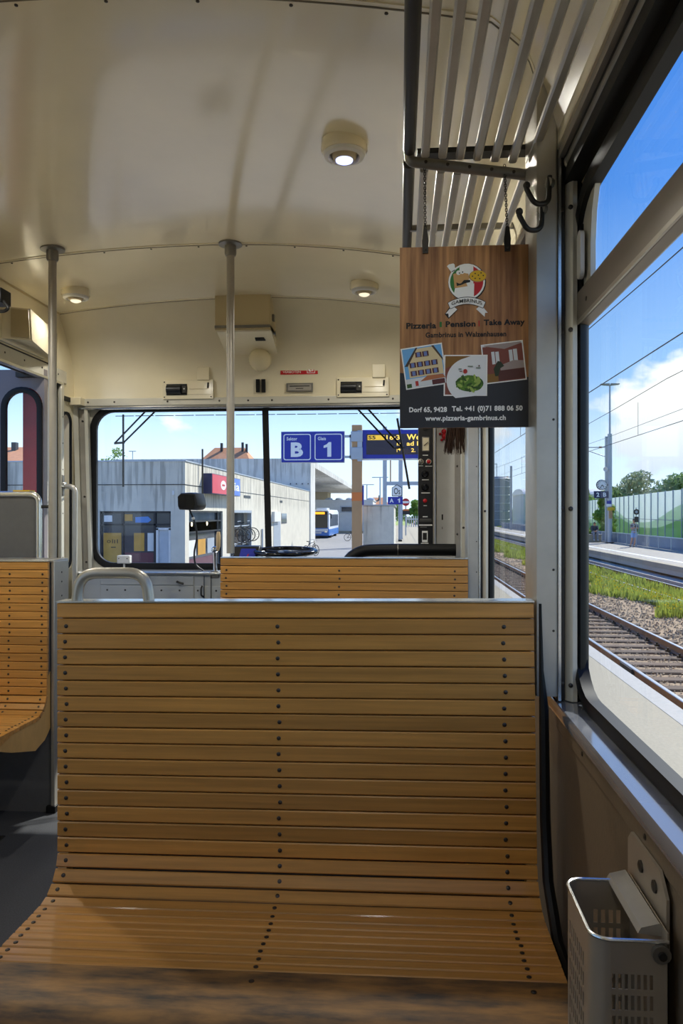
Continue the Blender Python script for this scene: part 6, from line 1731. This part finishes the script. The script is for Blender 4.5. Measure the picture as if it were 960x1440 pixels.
def rframe(P, a0, a1, b0, b1, r, w, h):
    m_ = MB(); O = rrect(a0, a1, b0, b1, r, 5); I = rrect(a0 + w, a1 - w, b0 + w, b1 - w, r - w * 0.6, 5)
    m_.loft([[P.p(a, b, h) for a, b in O], [P.p(a, b, h + 0.003) for a, b in O], [P.p(a, b, h + 0.003) for a, b in I], [P.p(a, b, h) for a, b in I]], caps=False)
    return m_
rframe(PSn, 0.045, 0.640, 0.045, 0.610, 0.05, 0.020, 0.002).build('border_print', M['white_sign'], se)
rframe(PSn, 0.720, 1.315, 0.045, 0.610, 0.05, 0.020, 0.002).build('border_print', M['white_sign'], se)
text('Sektor', se, PSn, 0.115, 0.345, 0.470, 0.545, M['white_sign'], 0.004, weight=0.02)
text('Gleis', se, PSn, 0.790, 0.965, 0.470, 0.545, M['white_sign'], 0.004, weight=0.02)
text('B', se, PSn, 0.205, 0.470, 0.115, 0.430, M['white_sign'], 0.004, weight=0.045)
numeral_one(se, PSn, 0.915, 1.080, 0.115, 0.430, 0.004)
for z in (2.46, 2.90):
    MB().box(-1.19, -1.02, 15.92, 15.98, z - 0.025, z + 0.025).build('sign_arm', M['galv'], se)
MB().box(-1.07, -1.03, 15.92, 15.98, 2.42, 2.94).build('sign_arm', M['galv'], se)
dy = thing('departure_display', 'blue framed departure display with amber text right of the brown post', 'display', (0.1, 16, 2.42))
PDy = Pl((-0.80, 15.95, 2.42))
MB().pbox(PDy, 0, 1.90, 0, 0.615, -0.20, 0.0).build('display_case', M['blue'], dy, bevel=0.01)
MB().pbox(PDy, 0.085, 1.82, 0.085, 0.525, 0.0, 0.006).build('display_screen', M['led_bg'], dy)
MB().pbox(PDy, -0.01, 1.91, -0.025, 0.0, -0.18, 0.0).build('display_sill', M['white_paint'], dy)
MB().pbox(PDy, 0.115, 0.475, 0.395, 0.500, 0.006, 0.009).build('line_box', mat('amber_field', '#d9b23c', 0.5, emit=('#d9a92e', 0.35)), dy)
text('S5', dy, PDy, 0.130, 0.285, 0.412, 0.488, M['print_black'], 0.0105, weight=0.03)
text('16:3', dy, PDy, 0.515, 0.800, 0.400, 0.500, M['led_amber'], 0.009, weight=0.015)
text('Wei', dy, PDy, 0.945, 1.270, 0.395, 0.515, M['led_amber'], 0.009, weight=0.025)
text('ad R', dy, PDy, 0.945, 1.260, 0.270, 0.365, M['led_amber'], 0.009, weight=0.02)
text('is', dy, PDy, 0.735, 0.830, 0.275, 0.350, M['led_amber'], 0.009, weight=0.015)
text('2. K', dy, PDy, 1.040, 1.270, 0.135, 0.215, M['led_amber'], 0.009, weight=0.015)
text('|4', dy, PDy, 0.735, 0.815, 0.135, 0.235, M['led_amber'], 0.009, weight=0.005)

bf = thing('concrete_parapet', 'pale concrete parapet block standing right of the brown post', 'parapet', (-0.45, 17, ZP))
MB().box(-0.80, -0.125, 16.3, 22, ZP, 1.42).build('parapet_block', M['concrete3'], bf, bevel=0.02)
MB().box(-0.82, -0.09, 16.28, 22.02, 1.42, 1.445).build('parapet_cap', M['galv'], bf)

# signal gantry, Os board, A1 board, pickets far ahead
gn = thing('signal_gantry', 'blue grey steel gantry with two posts over the line far ahead', 'gantry', (-0.6, 60, ZP))
for x, z1 in ((-1.2, 8.2), (0.06, 8.0)):
    MB().box(x - 0.16, x + 0.16, 59.9, 60.1, ZP, z1).build('gantry_post', M['galv'], gn)
MB().box(-1.36, 3.2, 59.92, 60.08, 3.5, 3.8).build('gantry_beam', M['galv'], gn)
MB().box(-0.80, -0.70, 60, 60.1, 3.8, 6.5).build('gantry_stub', M['post_brown'], gn)
MB().lathe((-0.75, 59.8, 6.4), (0.5, -0.8, -0.4), ((0.08, -0.2), (0.16, 0.0), (0.20, 0.1)), 12).build('gantry_camera', M['frame_dark'], gn)
MB().box(-1.45, -0.95, 59.85, 60.0, 6.5, 6.75).build('gantry_box', M['dark_steel'], gn)
ob = thing('hexagonal_board', 'white hexagonal board reading Os above the A 1 sign', 'sign', (-0.2, 55, 2.5))
PO = Pl((-0.21, 54.9, 2.92))
hexa = [(-0.34, -0.42), (0.34, -0.42), (0.38, -0.36), (0.38, 0.22), (0.0, 0.46), (-0.38, 0.22), (-0.38, -0.36)]
MB().prism(hexa, PO, -0.04, 0.0).build('board', M['print_black'], ob)
MB().prism([(a * 0.88, b * 0.88) for a, b in hexa], PO, 0.0, 0.01).build('board_face', M['white_sign'], ob)
text('Os', ob, PO, -0.22, 0.24, -0.27, 0.20, M['print_black'], 0.014, weight=0.01)
MB().cyl((-0.05, 55.05, ZP), (-0.05, 55.05, 3.2), 0.07, 8).build('board_post', M['galv'], ob)
a1 = thing('sector_board', 'small blue board with A and 1 on a post far ahead', 'sign', (-0.34, 55, 1.9))
PA1 = Pl((-0.886, 54.88, 1.92))
MB().pbox(PA1, 0, 1.10, 0, 0.55, -0.08, 0.0).build('board', M['blue'], a1)
text('A', a1, PA1, 0.14, 0.43, 0.12, 0.43, M['white_sign'], 0.006, weight=0.03)
numeral_one(a1, PA1, 0.72, 0.90, 0.12, 0.43, 0.006)
MB().cyl((0.02, 55.0, ZP), (0.02, 55.0, 1.95), 0.06, 8).build('board_post', M['galv'], a1)
MB().box(-0.12, 0.16, 54.8, 55.2, ZP, ZP + 0.12).build('post_foot', M['dark_steel'], a1)
sl_ = thing('shunting_signal', 'red and white disc signal over a dark lamp box far ahead', 'signal', (0.53, 70, ZP))
MB().cyl((0.55, 70, ZP), (0.55, 70, 2.4), 0.06, 8).build('signal_post', M['galv'], sl_)
MB().lathe((0.55, 69.9, 2.3), (0, -1, 0), ((0.36, -0.02), (0.36, 0.02)), 18).build('signal_disc', M['red'], sl_)
MB().box(0.25, 0.85, 69.84, 69.87, 2.2, 2.4).build('signal_bar', M['white_sign'], sl_)
MB().box(0.2, 0.95, 69.8, 70.0, 1.15, 1.5).build('signal_box', M['frame_dark'], sl_)
MB().box(0.3, 0.85, 69.8, 70.0, 1.5, 1.65).build('signal_hood', M['orange'], sl_)
pk = thing('picket_fence', 'white picket fence beside the distant track under the bright tree', 'fence', (2.5, 115, ZG))
for k in range(12):
    MB().box(1.0 + 0.34 * k, 1.14 + 0.34 * k, 115, 115.1, ZG, 0.85).build('picket', M['white_paint'], pk)
MB().box(1.0, 5.0, 115.1, 115.16, 0.3, 0.45).build('rail', M['white_paint'], pk)
for i, (x, y, zt, lab) in enumerate(((-5.5, 125, 6.0, 'thin floodlight mast above the depot roof'), (-2.9, 110, 6.5, 'slender lamp mast left of the signal gantry'), (-25.6, 70, 7.2, 'thin street lamp behind the left station roof'))):
    t = thing('street_lamp', lab, 'lamp post', (x, y, ZG))
    MB().cyl((x, y, ZG), (x, y, zt), 0.04 if i == 2 else 0.09, 8).build('lamp_pole', M['galv'], t)
    MB().box(x - (0.35 if i == 2 else 1.2), x + (0.35 if i == 2 else 1.2), y - 0.1, y + 0.1, zt, zt + 0.06 * (1 if i == 2 else 2)).build('lamp_arm', M['galv'], t)

flush_texts()
